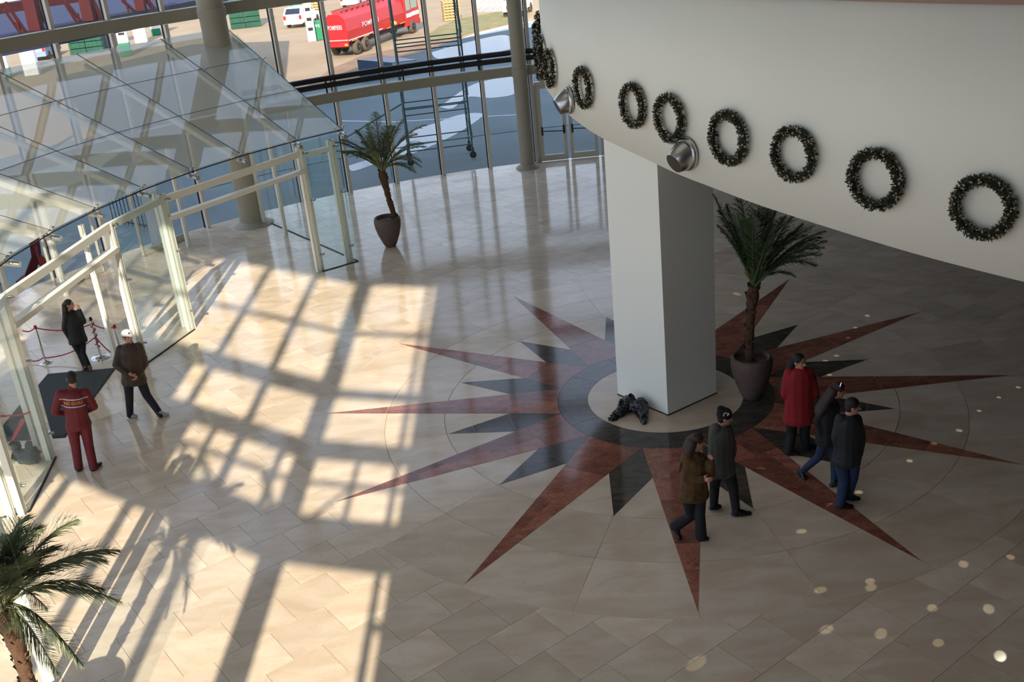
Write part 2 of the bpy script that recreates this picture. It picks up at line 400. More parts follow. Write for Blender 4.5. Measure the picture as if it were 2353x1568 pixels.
# door pair right of the first column
dr = empty('door_1', fl(1313, 363), None, None, kind='structure')
DA = [93.45, 90.25, 87.0, 83.9]
fr = MB()
for a in DA[:1]: 
    r, t = radial(a); fr.box(r*18.2+Vector((0,0,1.3)), (.12, .12, 2.6), (r, t, Vector((0,0,1))))
p, q = pol(18.2, DA[0]), pol(18.2, DA[3]); fr.bar(p+Vector((0,0,2.62)), q+Vector((0,0,2.62)), .12, .12)
fr.build('door_frame', doorf, dr)
for k in range(3):
    a0, a1 = DA[k]-.18, DA[k+1]+.1
    p, q = pol(18.16, a0), pol(18.16, a1); d = (q-p).normalized(); nn = pol(1, 90)
    lf = MB()
    lf.bar(p+Vector((0,0,.12)), q+Vector((0,0,.12)), .06, .2); lf.bar(p+Vector((0,0,2.5)), q+Vector((0,0,2.5)), .06, .1)
    for e in (p+d*.06, q-d*.06): lf.bar(e+Vector((0,0,.02)), e+Vector((0,0,2.55)), .12, .06, up=nn)
    leaf = lf.build('door_leaf', doorf, dr)
    gg = MB(); gg.slab([p+Vector((0,0,.2)), q+Vector((0,0,.2)), q+Vector((0,0,2.5)), p+Vector((0,0,2.5))], .01); gg.build('door_glass', facgl, leaf)
    hb = MB(); hb.tube([p+d*.1+Vector((0,-.07,1.05)), q-d*.1+Vector((0,-.07,1.0))], .018, 6)
    for e in (p+d*.1, q-d*.1): hb.box(e+Vector((0,-.06,1.05)), (.06,.06,.28))
    hb.build('push_bar', black, leaf)
tp = MB()
tp.slab([pol(18.2,93.4,2.68), pol(18.2,84,2.68), pol(18.2,84,3.0), pol(18.2,93.4,3.0)], .01); tp.build('transom_glass', facgl, dr)
# sliding entrance leaves inside the entrance box
def slider(name, p0, p1, hgt_):
    p, q = fl(*p0), fl(*p1); s_ = empty(name, (p+q)/2, None, None, kind='structure'); d = (q-p).normalized()
    m = MB(); m.bar(p+Vector((0,0,.1)), q+Vector((0,0,.1)), .05, .17); m.bar(p+Vector((0,0,hgt_)), q+Vector((0,0,hgt_)), .05, .12); m.build('leaf_rail', doorf, s_)
    for e in (p+d*.03, q-d*.03):
        m = MB(); m.bar(e+Vector((0,0,.02)), e+Vector((0,0,hgt_)), .07, .07); m.build('leaf_stile', doorf, s_)
    m = MB(); m.slab([p+Vector((0,0,.1)), q+Vector((0,0,.1)), q+Vector((0,0,hgt_)), p+Vector((0,0,hgt_))], .01); m.build('door_glass', facgl, s_)
slider('door_2', (329,590), (430,548), 2.5)
slider('door_3', (128,670), (241,624), 2.5)

# --- glazed facets of the wall behind the viewpoint (they cast the window light on the floor)
P0 = Vector((-6.9, -16.5, 0))
wl = empty('wall_front', P0, None, None, kind='structure')
def facet(ang): d = Vector((math.cos(math.radians(ang)), math.sin(math.radians(ang)), 0)); return d, Vector((-d.y, d.x, 0))
dA, nA = facet(-38); dB, nB = facet(-20)
def memb(d, n, u0, u1, z0, z1, dep=.1, name='frame_bar', mt=beamm):
    m = MB(); c = P0+d*((u0+u1)/2)+Vector((0,0,(z0+z1)/2)); m.box(c, (u1-u0, dep, z1-z0), (d, n, Vector((0,0,1)))); m.build(name, mt, wl)
for (d, n, u0, u1) in ((dA, nA, -9.6, .0), (dB, nB, .0, 2.08)):
    for z0, z1 in ((12.5, 13.4), (10.87, 10.99), (8.04, 8.39), (7.605, 7.69), (6.46, 7.14), (3.0, 3.3), (0, .1)): memb(d, n, u0, u1, z0, z1, .04)
memb(dA, nA, -9.6, 0, 9.22, 9.62, .04); memb(dB, nB, 0, 2.08, 9.27, 9.48, .04)
for u in (-1.6, -3.33, -5.05, -6.8, -8.5):
    memb(dA, nA, u-.08, u+.08, 0, 12.5, .12, 'mullion', mullm)
for u in (-2.33, -.5): memb(dA, nA, u-.05, u+.05, 7.14, 8.04, .1, 'mullion', mullm)
memb(dB, nB, 1.78, 1.87, 0, 12.5, .1, 'mullion', mullm); memb(dB, nB, 1.05, 1.13, 7.14, 8.04, .1, 'mullion', mullm)
memb(dB, nB, 1.87, 2.08, 5.83, 5.9, .1, 'frame_bar')
memb(dA, nA, -9.6, -3.0, 7.14, 8.1, .1, 'added_sun_blocker'); memb(dA, nA, -9.6, -3.88, 8.39, 9.2, .1, 'added_sun_blocker')  # solid blockers added to keep sun off the floor left of the patches
for (u0, u1) in ((-2.9, -2.45), (-2.4, -1.75), (-.75, -.2)):
    m = MB(); m.bar(P0+dA*u0+Vector((0,0,7.6)), P0+dA*u1+Vector((0,0,7.14)), .06, .09); m.build('brace', beamm, wl)
m = MB(); m.bar(P0+dB*.55+Vector((0,0,7.14)), P0+dB*1.05+Vector((0,0,7.6)), .06, .06); m.build('brace', beamm, wl)
m = MB(); m.lathe(P0+dB*.08, [(.215, 0), (.215, 13.3)], 24); tag(m.build('round_column', beamm), 'round grey column between the window facets behind the viewpoint', 'column')
# solid walls beyond
m = MB(); a = P0+dB*2.08; m.prism([a, Vector((14.2,-18.6,0)), Vector((14.2,-18.9,0)), a-nB*.3], 0, CEIL)
tag(m.build('wall_front_right', innerw), kind='structure')
m = MB(); m.prism([(14.0,-18.9), (14.3,-18.9), (14.3,18.4), (14.0,18.4)], 0, CEIL); tag(m.build('wall_right', innerw), kind='structure')
m = MB(); m.prism([pol(18.1, 83.8), Vector((14.0,17.9,0)), Vector((14.0,18.2,0)), pol(18.4, 83.8)], 0, CEIL); tag(m.build('wall_back_right', innerw), kind='structure')
# ceiling, plus an unseen block added above it to shape the yard shadow
m = MB(); m.prism([pol(18.8, a) for a in range(84, 216, 3)]+[Vector((-7,-17.2,0)), Vector((-4,-18.9,0)), Vector((14.3,-18.9,0)), Vector((14.3,18.6,0))], CEIL+.02, CEIL+.5)
tag(m.build('ceiling', ceilm), kind='structure')
m = MB(); m.prism([(-12.9,.5), (-10.7,6.3), (-7.6,9.9), (-4.4,14.5), (-1.5,17.2), (4,24), (14.3,24), (14.3,-12), (-12.9,-8)], CEIL+.5, 20)
tag(m.build('added_shadow_block', innerw), kind='structure')

# --- white curved gallery wall hanging over the right of the hall
def rim(px, py, kz=.08):
    lo, hi = 3.0, 7.0
    for _ in range(50):
        z = (lo+hi)/2; p = fl(px, py, z); tgt = 4.5+kz*(p.y+.85)
        if z < tgt: lo = z
        else: hi = z
    return fl(px, py, (lo+hi)/2)
RIMPX = [(1387,320),(1450,349),(1510,378),(1570,406),(1640,432),(1720,463),(1800,490),(1950,538),(2100,583),(2240,620),(2353,648)]
GR = [rim(*q) for q in RIMPX]
d = (GR[-1]-GR[-3]).normalized()
ext = [GR[-1]+Vector((d.x+.02*k, d.y, d.z))*1.3*k for k in range(1, 7)]
left = [rim(1340,290), rim(1300,258), rim(1262,215)]
left.reverse()
lp = left[0]; dl = (left[0]-left[1]).normalized()
back = []
ang = math.atan2(dl.y, dl.x)
cur = lp.copy()
for k in range(16):
    ang -= math.radians(6.5); cur = cur+Vector((math.cos(ang), math.sin(ang), 0))*.85; back.append(Vector((cur.x, cur.y, lp.z+.02*k)))
GW = list(reversed(back))+left+GR+ext
def smooth_path(P, n=4):
    out = []
    for i in range(len(P)-1):
        p0, p1, p2, p3 = P[max(i-1,0)], P[i], P[i+1], P[min(i+2,len(P)-1)]
        for k in range(n):
            t = k/n
            out.append(.5*((2*p1)+(p2-p0)*t+(2*p0-5*p1+4*p2-p3)*t*t+(3*p1-p0-3*p2+p3)*t**3))
    out.append(P[-1]); return out
GS = smooth_path(GW, 5)
for it in range(6):
    GS = [GS[0]]+[(GS[i-1]+GS[i]*2+GS[i+1])/4 for i in range(1, len(GS)-1)]+[GS[-1]]
ZT = 7.135
def nrm(i):
    t = GS[min(i+1,len(GS)-1)]-GS[max(i-1,0)]; t.z = 0; t.normalize(); return Vector((t.y, -t.x, 0))   # candidate outward
# outward is the side that faces the camera/left
vs = []; fs = []; NG = len(GS); TH_G = .3
for i, p in enumerate(GS):
    n = nrm(i)
    if i == 0: sgn = 1 if nrm(NG//2).dot(CAM-GS[NG//2]) > 0 else -1
    n = n*sgn
    vs += [p, Vector((p.x, p.y, ZT)), Vector((p.x, p.y, ZT))-n*TH_G, p-n*TH_G]
for i in range(NG-1):
    a, b = i*4, (i+1)*4
    fs += [(a, b, b+1, a+1), (a+1, b+1, b+2, a+2), (a+2, b+2, b+3, a+3), (a+3, b+3, b, a)]
fs += [(0,1,2,3), ((NG-1)*4+3, (NG-1)*4+2, (NG-1)*4+1, (NG-1)*4)]
m = MB(); m.add(vs, fs, True); gal = m.build('wall_gallery', plaster); tag(gal, kind='structure')
for p_ in gal.data.polygons: p_.use_smooth = (p_.index % 4 in (0, 2)) and p_.index < 4*(NG-1)
# slab under the gallery
cx, cy = 14.0, 0
m = MB(); under = [Vector((p.x, p.y, 0)) for p in GS[4:]]
xr = 13.95
poly = [p-nrm(min(i+4,NG-1))*sgn*.06 for i, p in enumerate(under)]
botv = [Vector((p.x,p.y,GS[i+4].z+.06)) for i, p in enumerate(poly)]; inn = [Vector((xr, max(-17.5,min(16,p.y)), p.z)) for p in botv]
n = len(botv); fs = [(i, i+1, n+i+1, n+i) for i in range(n-1)]
m.add(botv+inn, fs); m.add([v+Vector((0,0,.25)) for v in botv+inn], fs)
tag(m.build('gallery_slab', innerw), kind='structure')
# parapet cap
m = MB(); vs = []; fs = []
for i, p in enumerate(GS):
    n_ = nrm(i)*sgn; vs += [Vector((p.x,p.y,ZT))+n_*.03, Vector((p.x,p.y,ZT+.06))+n_*.03, Vector((p.x,p.y,ZT+.06))-n_*.36, Vector((p.x,p.y,ZT))-n_*.36]
for i in range(NG-1):
    a, b = i*4, (i+1)*4; fs += [(a, b, b+1, a+1), (a+1, b+1, b+2, a+2), (a+2, b+2, b+3, a+3), (a+3, b+3, b, a)]
m.add(vs, fs); tag(m.build('trim_1', mat('brown_cap', (150,120,104), .5)), kind='structure')
# main square column
b0, b1, b2 = fl(1420,908), fl(1535,956), fl(1646,905); b3 = b0+b2-b1
t0, t1 = rim(1387,320), rim(1510,378)
top = [Vector((t0.x, t0.y, 0)), Vector((t1.x, t1.y, 0)), b2+Vector((0,.0,0)), b3]
colm = empty('square_column', (b0+b2)/2, 'massive white square column standing in the middle of the star floor', 'column')
m = MB(); B = [b0, b1, b2, b3]; Ht = [t0.z, t1.z, 4.75, 4.9]
vs = [v for v in B]+[Vector((p.x,p.y,z)) for p, z in zip(top, Ht)]
m.add(vs, [(3,2,1,0), (4,5,6,7)])
for i in range(4):
    A0, A1, A2, A3 = vs[i], vs[(i+1)%4], vs[4+(i+1)%4], vs[4+i]; G = [[A0.lerp(A1, u/10).lerp(A3.lerp(A2, u/10), v/20) for u in range(11)] for v in range(21)]
    m.add([p for row in G for p in row], [(v*11+u, v*11+u+1, (v+1)*11+u+1, (v+1)*11+u) for v in range(20) for u in range(10)], True)
sh_ = m.build('shaft', plaster, colm)
m = MB(); cc = (b0+b2)/2
vs = [cc+(v-cc)*1.012 for v in B]; m.prism(vs, .0, .025); m.build('base_joint', joint, colm)

# ============================================================ GLASS ENTRANCE BOX
ZV = Vector((0,0,1))
VA = [123.8, 130.2, 138.1, 145.4, 152.7, 160.0, 167.2, 174.5, 181.8, 189.5]
def rz(r): return 3.45+(r-11.4)/3.0
vest = empty('glass_entrance_box', pol(13.5, 156), 'glass entrance box with white posts and sloping glass roof against the facade', 'entrance')
RR = [11.5, 13.8, 15.85, 18.0]
def rp(r, a, dz=0): return pol(r, a, rz(r)+dz)
for i in range(len(VA)-1):
    for j in range(3):
        a0, a1 = VA[i]+.05, VA[i+1]-.05; r0, r1 = RR[j]+.012, RR[j+1]-.012
        m = MB(); m.slab([rp(r0,a0), rp(r0,a1), rp(r1,a1), rp(r1,a0)], .016); m.build('roof_pane', roofgl, vest)
for i, a in enumerate(VA):
    for j in range(3):
        m = MB(); m.bar(rp(RR[j],a,.004), rp(RR[j+1],a,.004), .018, .012); m.build('radial_joint', joint, vest)
    m = MB(); m.bar(rp(11.85,a,-.2), rp(17.7,a,-.2), .07, .12); m.build('rafter', wmetal, vest)
for j in (1, 2):
    for i in range(len(VA)-1):
        m = MB(); m.bar(rp(RR[j],VA[i],.004), rp(RR[j],VA[i+1],.004), .016, .012); m.build('cross_joint', joint, vest)
def spider(p, name='glass_clamp'):
    m = MB()
    for s1, s2 in ((1,1),(1,-1),(-1,1),(-1,-1)): m.tube([p, p+Vector((.1*s1,.1*s2,.06))], .014, 5); m.lathe(p+Vector((.1*s1,.1*s2,.05)), [(.03,0),(.03,.03)], 8)
    m.tube([p-Vector((0,0,.16)), p], .028, 6); m.build(name, steel, vest)
for a in VA[1::2]+[VA[0]]:
    spider(rp(RR[2],a,-.06))
for a in VA:
    spider(rp(11.62,a,-.07)); m = MB(); r_, t_ = radial(a); c_ = rp(11.5,a,-.12); m.tube([c_+r_*.12, c_-r_*.16-ZV*.05], .055, 10); m.box(c_+r_*.05, (.12,.2,.04), (r_,t_,ZV)); m.build('edge_bracket', steel, vest)
# posts: (base pixel, width, twin offset in degrees)
def post(base, h, w_=.17, dep=.10, name='post', a=None):
    a = math.degrees(math.atan2(base.y, base.x)) if a is None else a
    r, t = radial(a); m = MB()
    m.box((base.x, base.y, h/2), (dep, w_, h), (r, t, ZV))
    m.box((base.x, base.y, h/2), (dep+.03, w_*.28, h), (r, t, ZV)); m.build(name, wmetal, vest)
PB = {k: fl(*q) for k, q in dict(F=(803,602), E=(736,623), G=(657,540), H=(608,517), D=(440,757), C=(330,835), A=(116,1053), A2=(86,1022), B=(53,1180), B2=(27,1188), I=(434,567), J=(153,679)).items()}
for k, p in PB.items():
    inner = k in 'GHIJ'
    post(p, 2.9 if k in 'IJ' else (rz(Vector((p.x,p.y,0)).length)-.25), .10 if inner else (.13 if k in ('A2','B2') else .2), .1)
# twin front posts set just behind
for k in ('D', 'C', 'E'):
    p = PB[k]; a = math.degrees(math.atan2(p.y, p.x)); post(pol(11.78, a-.5 if k != 'C' else a+1.2), 3.2, .1, .08)
# patch fittings on posts
for k in ('D', 'C', 'A', 'E', 'F', 'B'):
    for z in (.45, 1.9, 3.1):
        p = PB[k]; r, t = radial(math.degrees(math.atan2(p.y, p.x))); m = MB()
        m.tube([p+ZV*z-r*.05+t*-.1, p+ZV*z-r*.14+t*-.1], .022, 6); m.box(p+ZV*z-r*.05-t*.1, (.03, .16, .04), (r, t, ZV)); m.build('patch_fitting', steel, vest)
# edge ring beam and head rails
for i in range(len(VA)-1):
    m = MB(); m.bar(rp(11.45,VA[i]), rp(11.45,VA[i+1]), .02, .022); m.build('glass_edge', joint, vest)
def rail(k1, k2, z, w_, h): m = MB(); m.bar(PB[k1]+ZV*z, PB[k2]+ZV*z, w_, h); m.build('head_rail', wmetal, vest)
rail('D', 'E', 3.1, .1, .15); rail('D', 'E', 2.66, .18, .1)
rail('C', 'A', 3.1, .1, .15); rail('C', 'A', 2.6, .2, .1); rail('E', 'F', 3.05, .08, .12); rail('D', 'C', 3.1, .1, .14); rail('A', 'B', 3.1, .1, .14)
def wallpane(p, q, z1a, z1b, z0=.02, n=1):
    for i in range(n):
        a, b = p.lerp(q, i/n+.002), p.lerp(q, (i+1)/n-.002); za, zb = z1a+(z1b-z1a)*i/n, z1a+(z1b-z1a)*(i+1)/n
        m = MB(); m.slab([a+ZV*z0, b+ZV*z0, b+ZV*zb, a+ZV*za], .014); m.build('side_pane', sidegl, vest)
    m = MB(); m.bar(p+ZV*.012, q+ZV*.012, .03, .02); m.build('floor_channel', joint, vest)
off = lambda p, d=.1: p-Vector((p.x,p.y,0)).normalized()*d
pF = fl(823, 601)
wallpane(off(PB['E']), pF, 3.4, 3.4)
wallpane(pF, fl(617,515)+Vector((.1,0,0)), 3.5, 5.6, n=3)
wallpane(off(PB['D']), off(PB['C']), 3.4, 3.4)
wallpane(off(PB['A']), off(PB['B']), 3.4, 3.4)
wallpane(off(PB['B']), pol(18, 192), 3.4, 5.5, n=3)
p1 = fl(100,1600); 
# the next box along the facade, only its first white posts are in view
v2 = empty('glass_entrance_box', fl(120,1615), 'white posts of a second glass box at the lower left corner behind the palm', 'entrance')
for q, w_ in (((130,1620), .22), ((88,1628), .13)):
    p = fl(*q); r, t = radial(math.degrees(math.atan2(p.y, p.x))); m = MB(); m.box((p.x,p.y,1.6), (.1, w_, 3.2), (r, t, ZV)); m.build('post', wmetal, v2)
    for z in (.5, 1.1, 1.9):
        m = MB(); m.box(p+ZV*z+r*-.07-t*.12, (.03,.14,.04), (r,t,ZV)); m.build('patch_fitting', steel, v2)
a_, b_ = fl(150,1622), fl(420,1760)
m = MB(); m.slab([a_, a_+Vector((.9,-1.6,0)), a_+Vector((.9,-1.6,3.3)), a_+ZV*3.3], .014); m.build('side_pane', sidegl, v2)
m = MB(); m.bar(fl(88,1628)+ZV*3.2, fl(130,1620)+ZV*3.2, .1, .1); m.build('head_rail', wmetal, v2)

# mats
matm = mat('mat_rubber', (52,58,58), .9, bump=.3, scale=60)
m = MB(); m.prism([fl(*q) for q in ((110,861),(266,847),(150,1006),(121,1008),(88,887))], .004, .016); m.prism([fl(*q) for q in ((112,864),(262,850),(148,1003),(123,1005),(92,888))], .016, .02)
tag(m.build('door_mat', matm), 'large dark grey floor mat behind the guard', 'mat')
m = MB(); m.prism([fl(*q) for q in ((46,932),(7,980),(16,1015),(72,1011),(58,960))], .004, .018)
tag(m.build('door_mat', matm), 'smaller dark mat seen between the white posts at the left', 'mat')

# stanchions and ropes
ropem = mat('red_rope', (170,30,40), .6)
def stanchion(px, h, rb, label):
    b = fl(*px); s_ = empty('rope_stanchion', b, label, 'stanchion', 'rope stanchions by the entrance')
    m = MB(); m.lathe(b, [(rb,0),(rb,.02),(rb*.85,.035),(.035,.06),(.03,.08)], 24); m.build('base', chrome, s_)
    m = MB(); m.lathe(b, [(.024,.06),(.024,h-.03)], 12); m.build('pole', chrome, s_)
    m = MB(); m.lathe(b, [(.034,h-.06),(.034,h),(.02,h+.02),(0,h+.025)], 12); m.build('rope_head', black if rb > .17 else ropem, s_)
    return b
s1 = stanchion((105,834), .88, .14, 'slim chrome stanchion left of the woman in black')
s2 = stanchion((232,822), .95, .21, 'chrome stanchion with wide shiny base wound with red rope')
s3 = stanchion((284,832), .86, .14, 'chrome stanchion half hidden behind the man in the white cap')
def rope(pts, label, sag=.12, r=.014, n=14):
    m = MB(); P = []
    for i in range(len(pts)-1):
        a, b = Vector(pts[i]), Vector(pts[i+1])
        for k in range(n): t = k/n; P.append(a.lerp(b, t)-ZV*(sag*4*t*(1-t)))
    P.append(Vector(pts[-1])); m.tube(P, r, 6); return tag(m.build('barrier_rope', ropem), label, 'rope')
rope([s1+ZV*.84, s2+ZV*.8+Vector((-.03,0,0))], 'upper red rope passing behind the woman in black', .1)
rope([s1+ZV*.25+Vector((-.6,.1,-.02)), s1+ZV*.12+Vector((-.03,0,0)), s2+ZV*.5], 'lower red rope hanging slack from the slim stanchion', .12)
rope([fl(52,760,.8), s1+ZV*.86], 'short red rope running left from the slim stanchion', .06)
rope([s2+ZV*.82, s3+ZV*.84], 'upper red rope ending behind the man in the white cap', .08)
rope([s2+ZV*.5, s2.lerp(s3,.6)+ZV*.16, s3+ZV*.3], 'slack red rope between the two right stanchions', .05)
P = []
for k in range(40): P.append(s2+Vector((.04*math.cos(k*.7), .04*math.sin(k*.7), .25+.62*k/40)))
m = MB(); m.tube(P, .012, 5); tag(m.build('barrier_rope', ropem), 'red rope wound around the wide based stanchion', 'rope')
P = [fl(2,957,.75), fl(40,955,.74), fl(60,951,.78), fl(75,944,.85)]
m = MB(); m.tube(P, .016, 6); tag(m.build('barrier_rope', ropem), 'red rope seen through the glass at the left edge', 'rope')
m = MB(); a, b, c, d = fl(50,960,.7), fl(58,968,.66), fl(28,1020,.25), fl(20,1024,.2); m.slab([a,b,c,d], .01)
tag(m.build('red_ribbon', ropem), 'red ribbon slanting down behind the glass at the left edge', 'ribbon')

# ============================================================ PALMS
potm = mat('pot_clay', (104,86,78), .75, var=.25, scale=6, bump=.15)
potd = potm
soilm = mat('soil', (44,32,26), .95, bump=.6, scale=20)
barkm = mat('palm_bark', (96,68,46), .9, var=.45, scale=14, bump=.8, bscale=30)
leafm = mat('palm_leaf', (104,114,76), .55, var=.4, scale=3)
leafd = mat('palm_leaf_dark', (70,90,54), .55, var=.4, scale=3)
stemm = mat('palm_stem', (112,112,60), .6)
def frond(crown, tip, sag, width, n, lm, parent, rnd, up=.25, base_gap=.2):
    width *= 1.15
    crown, tip = Vector(crown), Vector(tip); L = (tip-crown).length; m = MB()
    mid = crown.lerp(tip, .5)+ZV*sag
    def P(t): return crown*(1-t)**2+mid*2*t*(1-t)+tip*t*t
    m.tube([P(k/10) for k in range(11)], [.018*(1-.85*k/10)*max(.7, L) for k in range(11)], 5)
    n = int(n*1.7)
    for i in range(n):
        t = base_gap+(1-base_gap)*i/(n-1); p = P(t); d = (P(min(t+.02,1))-P(t-.02)).normalized()
        s = d.cross(ZV); s = s.normalized() if s.length > .05 else Vector((1,0,0)); nu = s.cross(d)
        wl_ = width*(math.sin(PI*min(1, (t-base_gap)/(1-base_gap)*.82+.16))**.7)
        for sg in (-1, 1):
            q = (s*sg*rnd.uniform(.7,1)+d*rnd.uniform(.75,1.25)+nu*rnd.uniform(.05,up+.35)-ZV*rnd.uniform(0,.25)).normalized()*wl_*rnd.uniform(.8,1.1)
            hw = (d*.6+nu*.4).normalized()*.0065
            a, b = p+hw, p-hw; mdl = p+q*.55+ZV*.0; e = p+q-ZV*wl_*.12
            m.add([a, b, mdl-hw*.9, mdl+hw*.9, e], [(0,1,2,3), (3,2,4)])
    return m.build('frond', lm, parent)
def palm(name, label, base, potprof, trunk, crown, fr, lm, seed, trad=.075):
    rnd = random.Random(seed); base = Vector(base)
    pt = empty(name, base, label, 'potted palm')
    m = MB(); m.lathe(base, potprof, 36); m.build('pot', potm, pt)
    zt = max(z for r, z in potprof); rt = potprof[-1][0]
    m = MB(); m.lathe(base, [(rt+.015, zt-.16), (rt*.5, zt-.1), (0, zt-.09)], 24); m.build('soil', soilm, pt)
    tr = [Vector(p) for p in trunk]; PP = smooth_path(tr, 5); n = len(PP)
    m = MB(); rad = []
    for i in range(n):
        t = i/(n-1); rad.append(trad*(1.0+.12*math.sin(i*2.4))*(1-.0*t)*(1+.45*math.exp(-((t-.82)/.13)**2)))
    m.tube(PP, rad, 12)
    for i in range(150):
        t = rnd.random(); k = min(int(t*(n-1)), n-2); c = PP[k].lerp(PP[k+1], t*(n-1)-k); a = rnd.random()*2*PI; d = Vector((math.cos(a), math.sin(a), 0)); s = Vector((-d.y,d.x,0))
        r_ = rad[k]*.95; m.add([c+d*r_-s*.025, c+d*r_+s*.025, c+d*(r_+.028)+ZV*.055, c+d*r_*.9-s*.02+ZV*.05], [(0,1,2),(0,2,3)])
    m.build('trunk', barkm, pt)
    fr = list(fr)
    for f_ in list(fr):
        e_ = Vector(f_[0])+Vector((rnd.uniform(-.4,.4), rnd.uniform(-.4,.4), rnd.uniform(-.25,.1))); fr.append((crown.lerp(e_, rnd.uniform(.75,.95)), f_[1], f_[2], f_[3]))
    for f_ in fr:
        frond(crown+Vector((rnd.uniform(-.03,.03), rnd.uniform(-.03,.03), rnd.uniform(-.05,.05))), f_[0], f_[1], f_[2], f_[3], lm, pt, rnd)
    m = MB()
    for i in range(26):
        a = rnd.random()*2*PI; d = Vector((math.cos(a), math.sin(a), 0)); m.tube([crown-ZV*.12, crown+d*.06+ZV*.1, crown+d*rnd.uniform(.1,.22)+ZV*rnd.uniform(.2,.4)], [.03,.016,.005], 4)
    m.build('leaf_bases', stemm, pt); return pt
POT = [(.10,0),(.15,.02),(.21,.14),(.29,.34),(.345,.54),(.365,.70),(.35,.80),(.325,.835),(.29,.82),(.28,.74)]
HF = Vector((FW.x, FW.y, 0)).normalized()
def vp(base, px, py, dep=0.0):
    """a point of the upright plane through base that faces the viewpoint, moved dep metres back"""
    base = Vector(base); n = Vector((base.x-CAM.x, base.y-CAM.y, 0)).normalized(); P = base+n*dep; d = ray(px, py)
    return CAM+d*((P-CAM).dot(n)/d.dot(n))
# palm by the facade
b = fl(898, 566)
cr1 = vp(b, 878, 392)
tips = [((862,258),.3,.3,0), ((980,288),.45,.28,.1), ((958,310),.4,.3,-.3), ((783,322),.4,.3,.45), ((742,352),.45,.26,.75), ((790,352),.4,.28,.5), ((968,372),.5,.24,-.3), ((820,300),.3,.3,.4), ((905,290),.25,.28,.5), ((845,285),.2,.26,-.4), ((925,275),.35,.3,.5), ((830,345),.4,.22,-.5), ((955,395),.4,.2,-.6)]
palm('potted_palm', 'potted palm with drooping fronds standing near the glass facade', b, POT, [b+ZV*.6, vp(b,907,505), vp(b,893,455), vp(b,884,420), cr1], cr1,
     [(vp(b,x,y,d), sg, w_, 40) for (x,y),sg,w_,d in tips], leafm, 3)
# palm by the square column
b = fl(1727, 915)
cr2 = vp(b, 1733, 655)
tips = [((1638,448),.15,.3,-.15), ((1650,520),.2,.25,-.3), ((1700,440),.1,.3,.5), ((1692,490),.1,.3,-.3), ((1745,440),.1,.3,.2), ((1790,455),.15,.3,-.2), ((1830,480),.2,.3,.4), ((1868,520),.3,.3,0), ((1893,570),.4,.25,-.2),
        ((1850,545),.35,.28,-.5), ((1800,500),.2,.32,-.5), ((1895,532),.35,.28,.3), ((1730,500),.05,.28,-.6), ((1670,470),.1,.25,.6), ((1765,480),.1,.3,.7), ((1820,590),.3,.2,.6)]
palm('potted_palm', 'tall potted palm standing beside the white square column', b, POT, [b+ZV*.6, vp(b,1722,815), vp(b,1724,740), vp(b,1728,690), cr2], cr2,
     [(vp(b,x,y,d), sg, w_, 42) for (x,y),sg,w_,d in tips], leafd, 5)
# palm at the lower left corner
b = Vector((-8.38, -7.85, 0))
cr3 = vp(b, 8, 1400)
tips = [((48,1195),.35,.32,.3), ((172,1196),.35,.34,.1), ((240,1287),.45,.36,0), ((232,1352),.45,.36,-.2), ((190,1528),.55,.3,-.5), ((-90,1260),.4,.34,.2), ((-120,1400),.4,.3,0), ((20,1230),.3,.3,.6), ((120,1260),.3,.34,.5), ((-40,1500),.4,.3,-.6),
        ((60,1300),.3,.3,-.8), ((-60,1330),.3,.3,-.7), ((110,1400),.5,.25,-.9), ((90,1220),.35,.3,-.1)]
palm('potted_palm', 'potted palm cut by the lower left corner of the view', b, POT, [b+ZV*.6, vp(b,82,1640), vp(b,60,1550), vp(b,30,1460), cr3], cr3,
     [(vp(b,x,y,d), sg, w_, 46) for (x,y),sg,w_,d in tips], leafm, 9)

# ============================================================ PEOPLE
skinm = mat('skin', (186,134,112), .6); 
def capsule(bm_, p, q, r1, r2, ax=None, fl_=1.0, n=12):
    """tapered limb piece with round ends; fl_ flattens it along ax"""
    p, q = Vector(p), Vector(q); d = (q-p); L = d.length
    d = d/L if L > 1e-6 else ZV; ref = Vector(ax) if ax is not None else (ZV if abs(d.z) < .9 else Vector((1,0,0)))
    a = (ref-d*ref.dot(d)); a = a.normalized() if a.length > 1e-4 else d.orthogonal().normalized(); b = d.cross(a).normalized()
    ringsn = []
    for k in range(4): t = PI/2*k/4; ringsn.append((-math.cos(t)*r1, math.sin(t)*r1))
    ringsn.append((0, r1)); ringsn.append((L, r2))
    for k in range(1, 4): t = PI/2*k/4; ringsn.append((L+math.sin(t)*r2, math.cos(t)*r2))
    ringsn[0] = (-r1, r1*.02); ringsn.append((L+r2, r2*.02))
    vs = []
    for (h, r) in ringsn:
        for k in range(n): t = 2*PI*k/n; vs.append(p+d*h+a*(r*fl_*math.cos(t))+b*(r*math.sin(t)))
    m = len(ringsn)
    bm_.add(vs, [(i*n+k, i*n+(k+1)%n, (i+1)*n+(k+1)%n, (i+1)*n+k) for i in range(m-1) for k in range(n)]+[tuple(reversed(range(n))), tuple(range((m-1)*n, m*n))], True)
DG = None
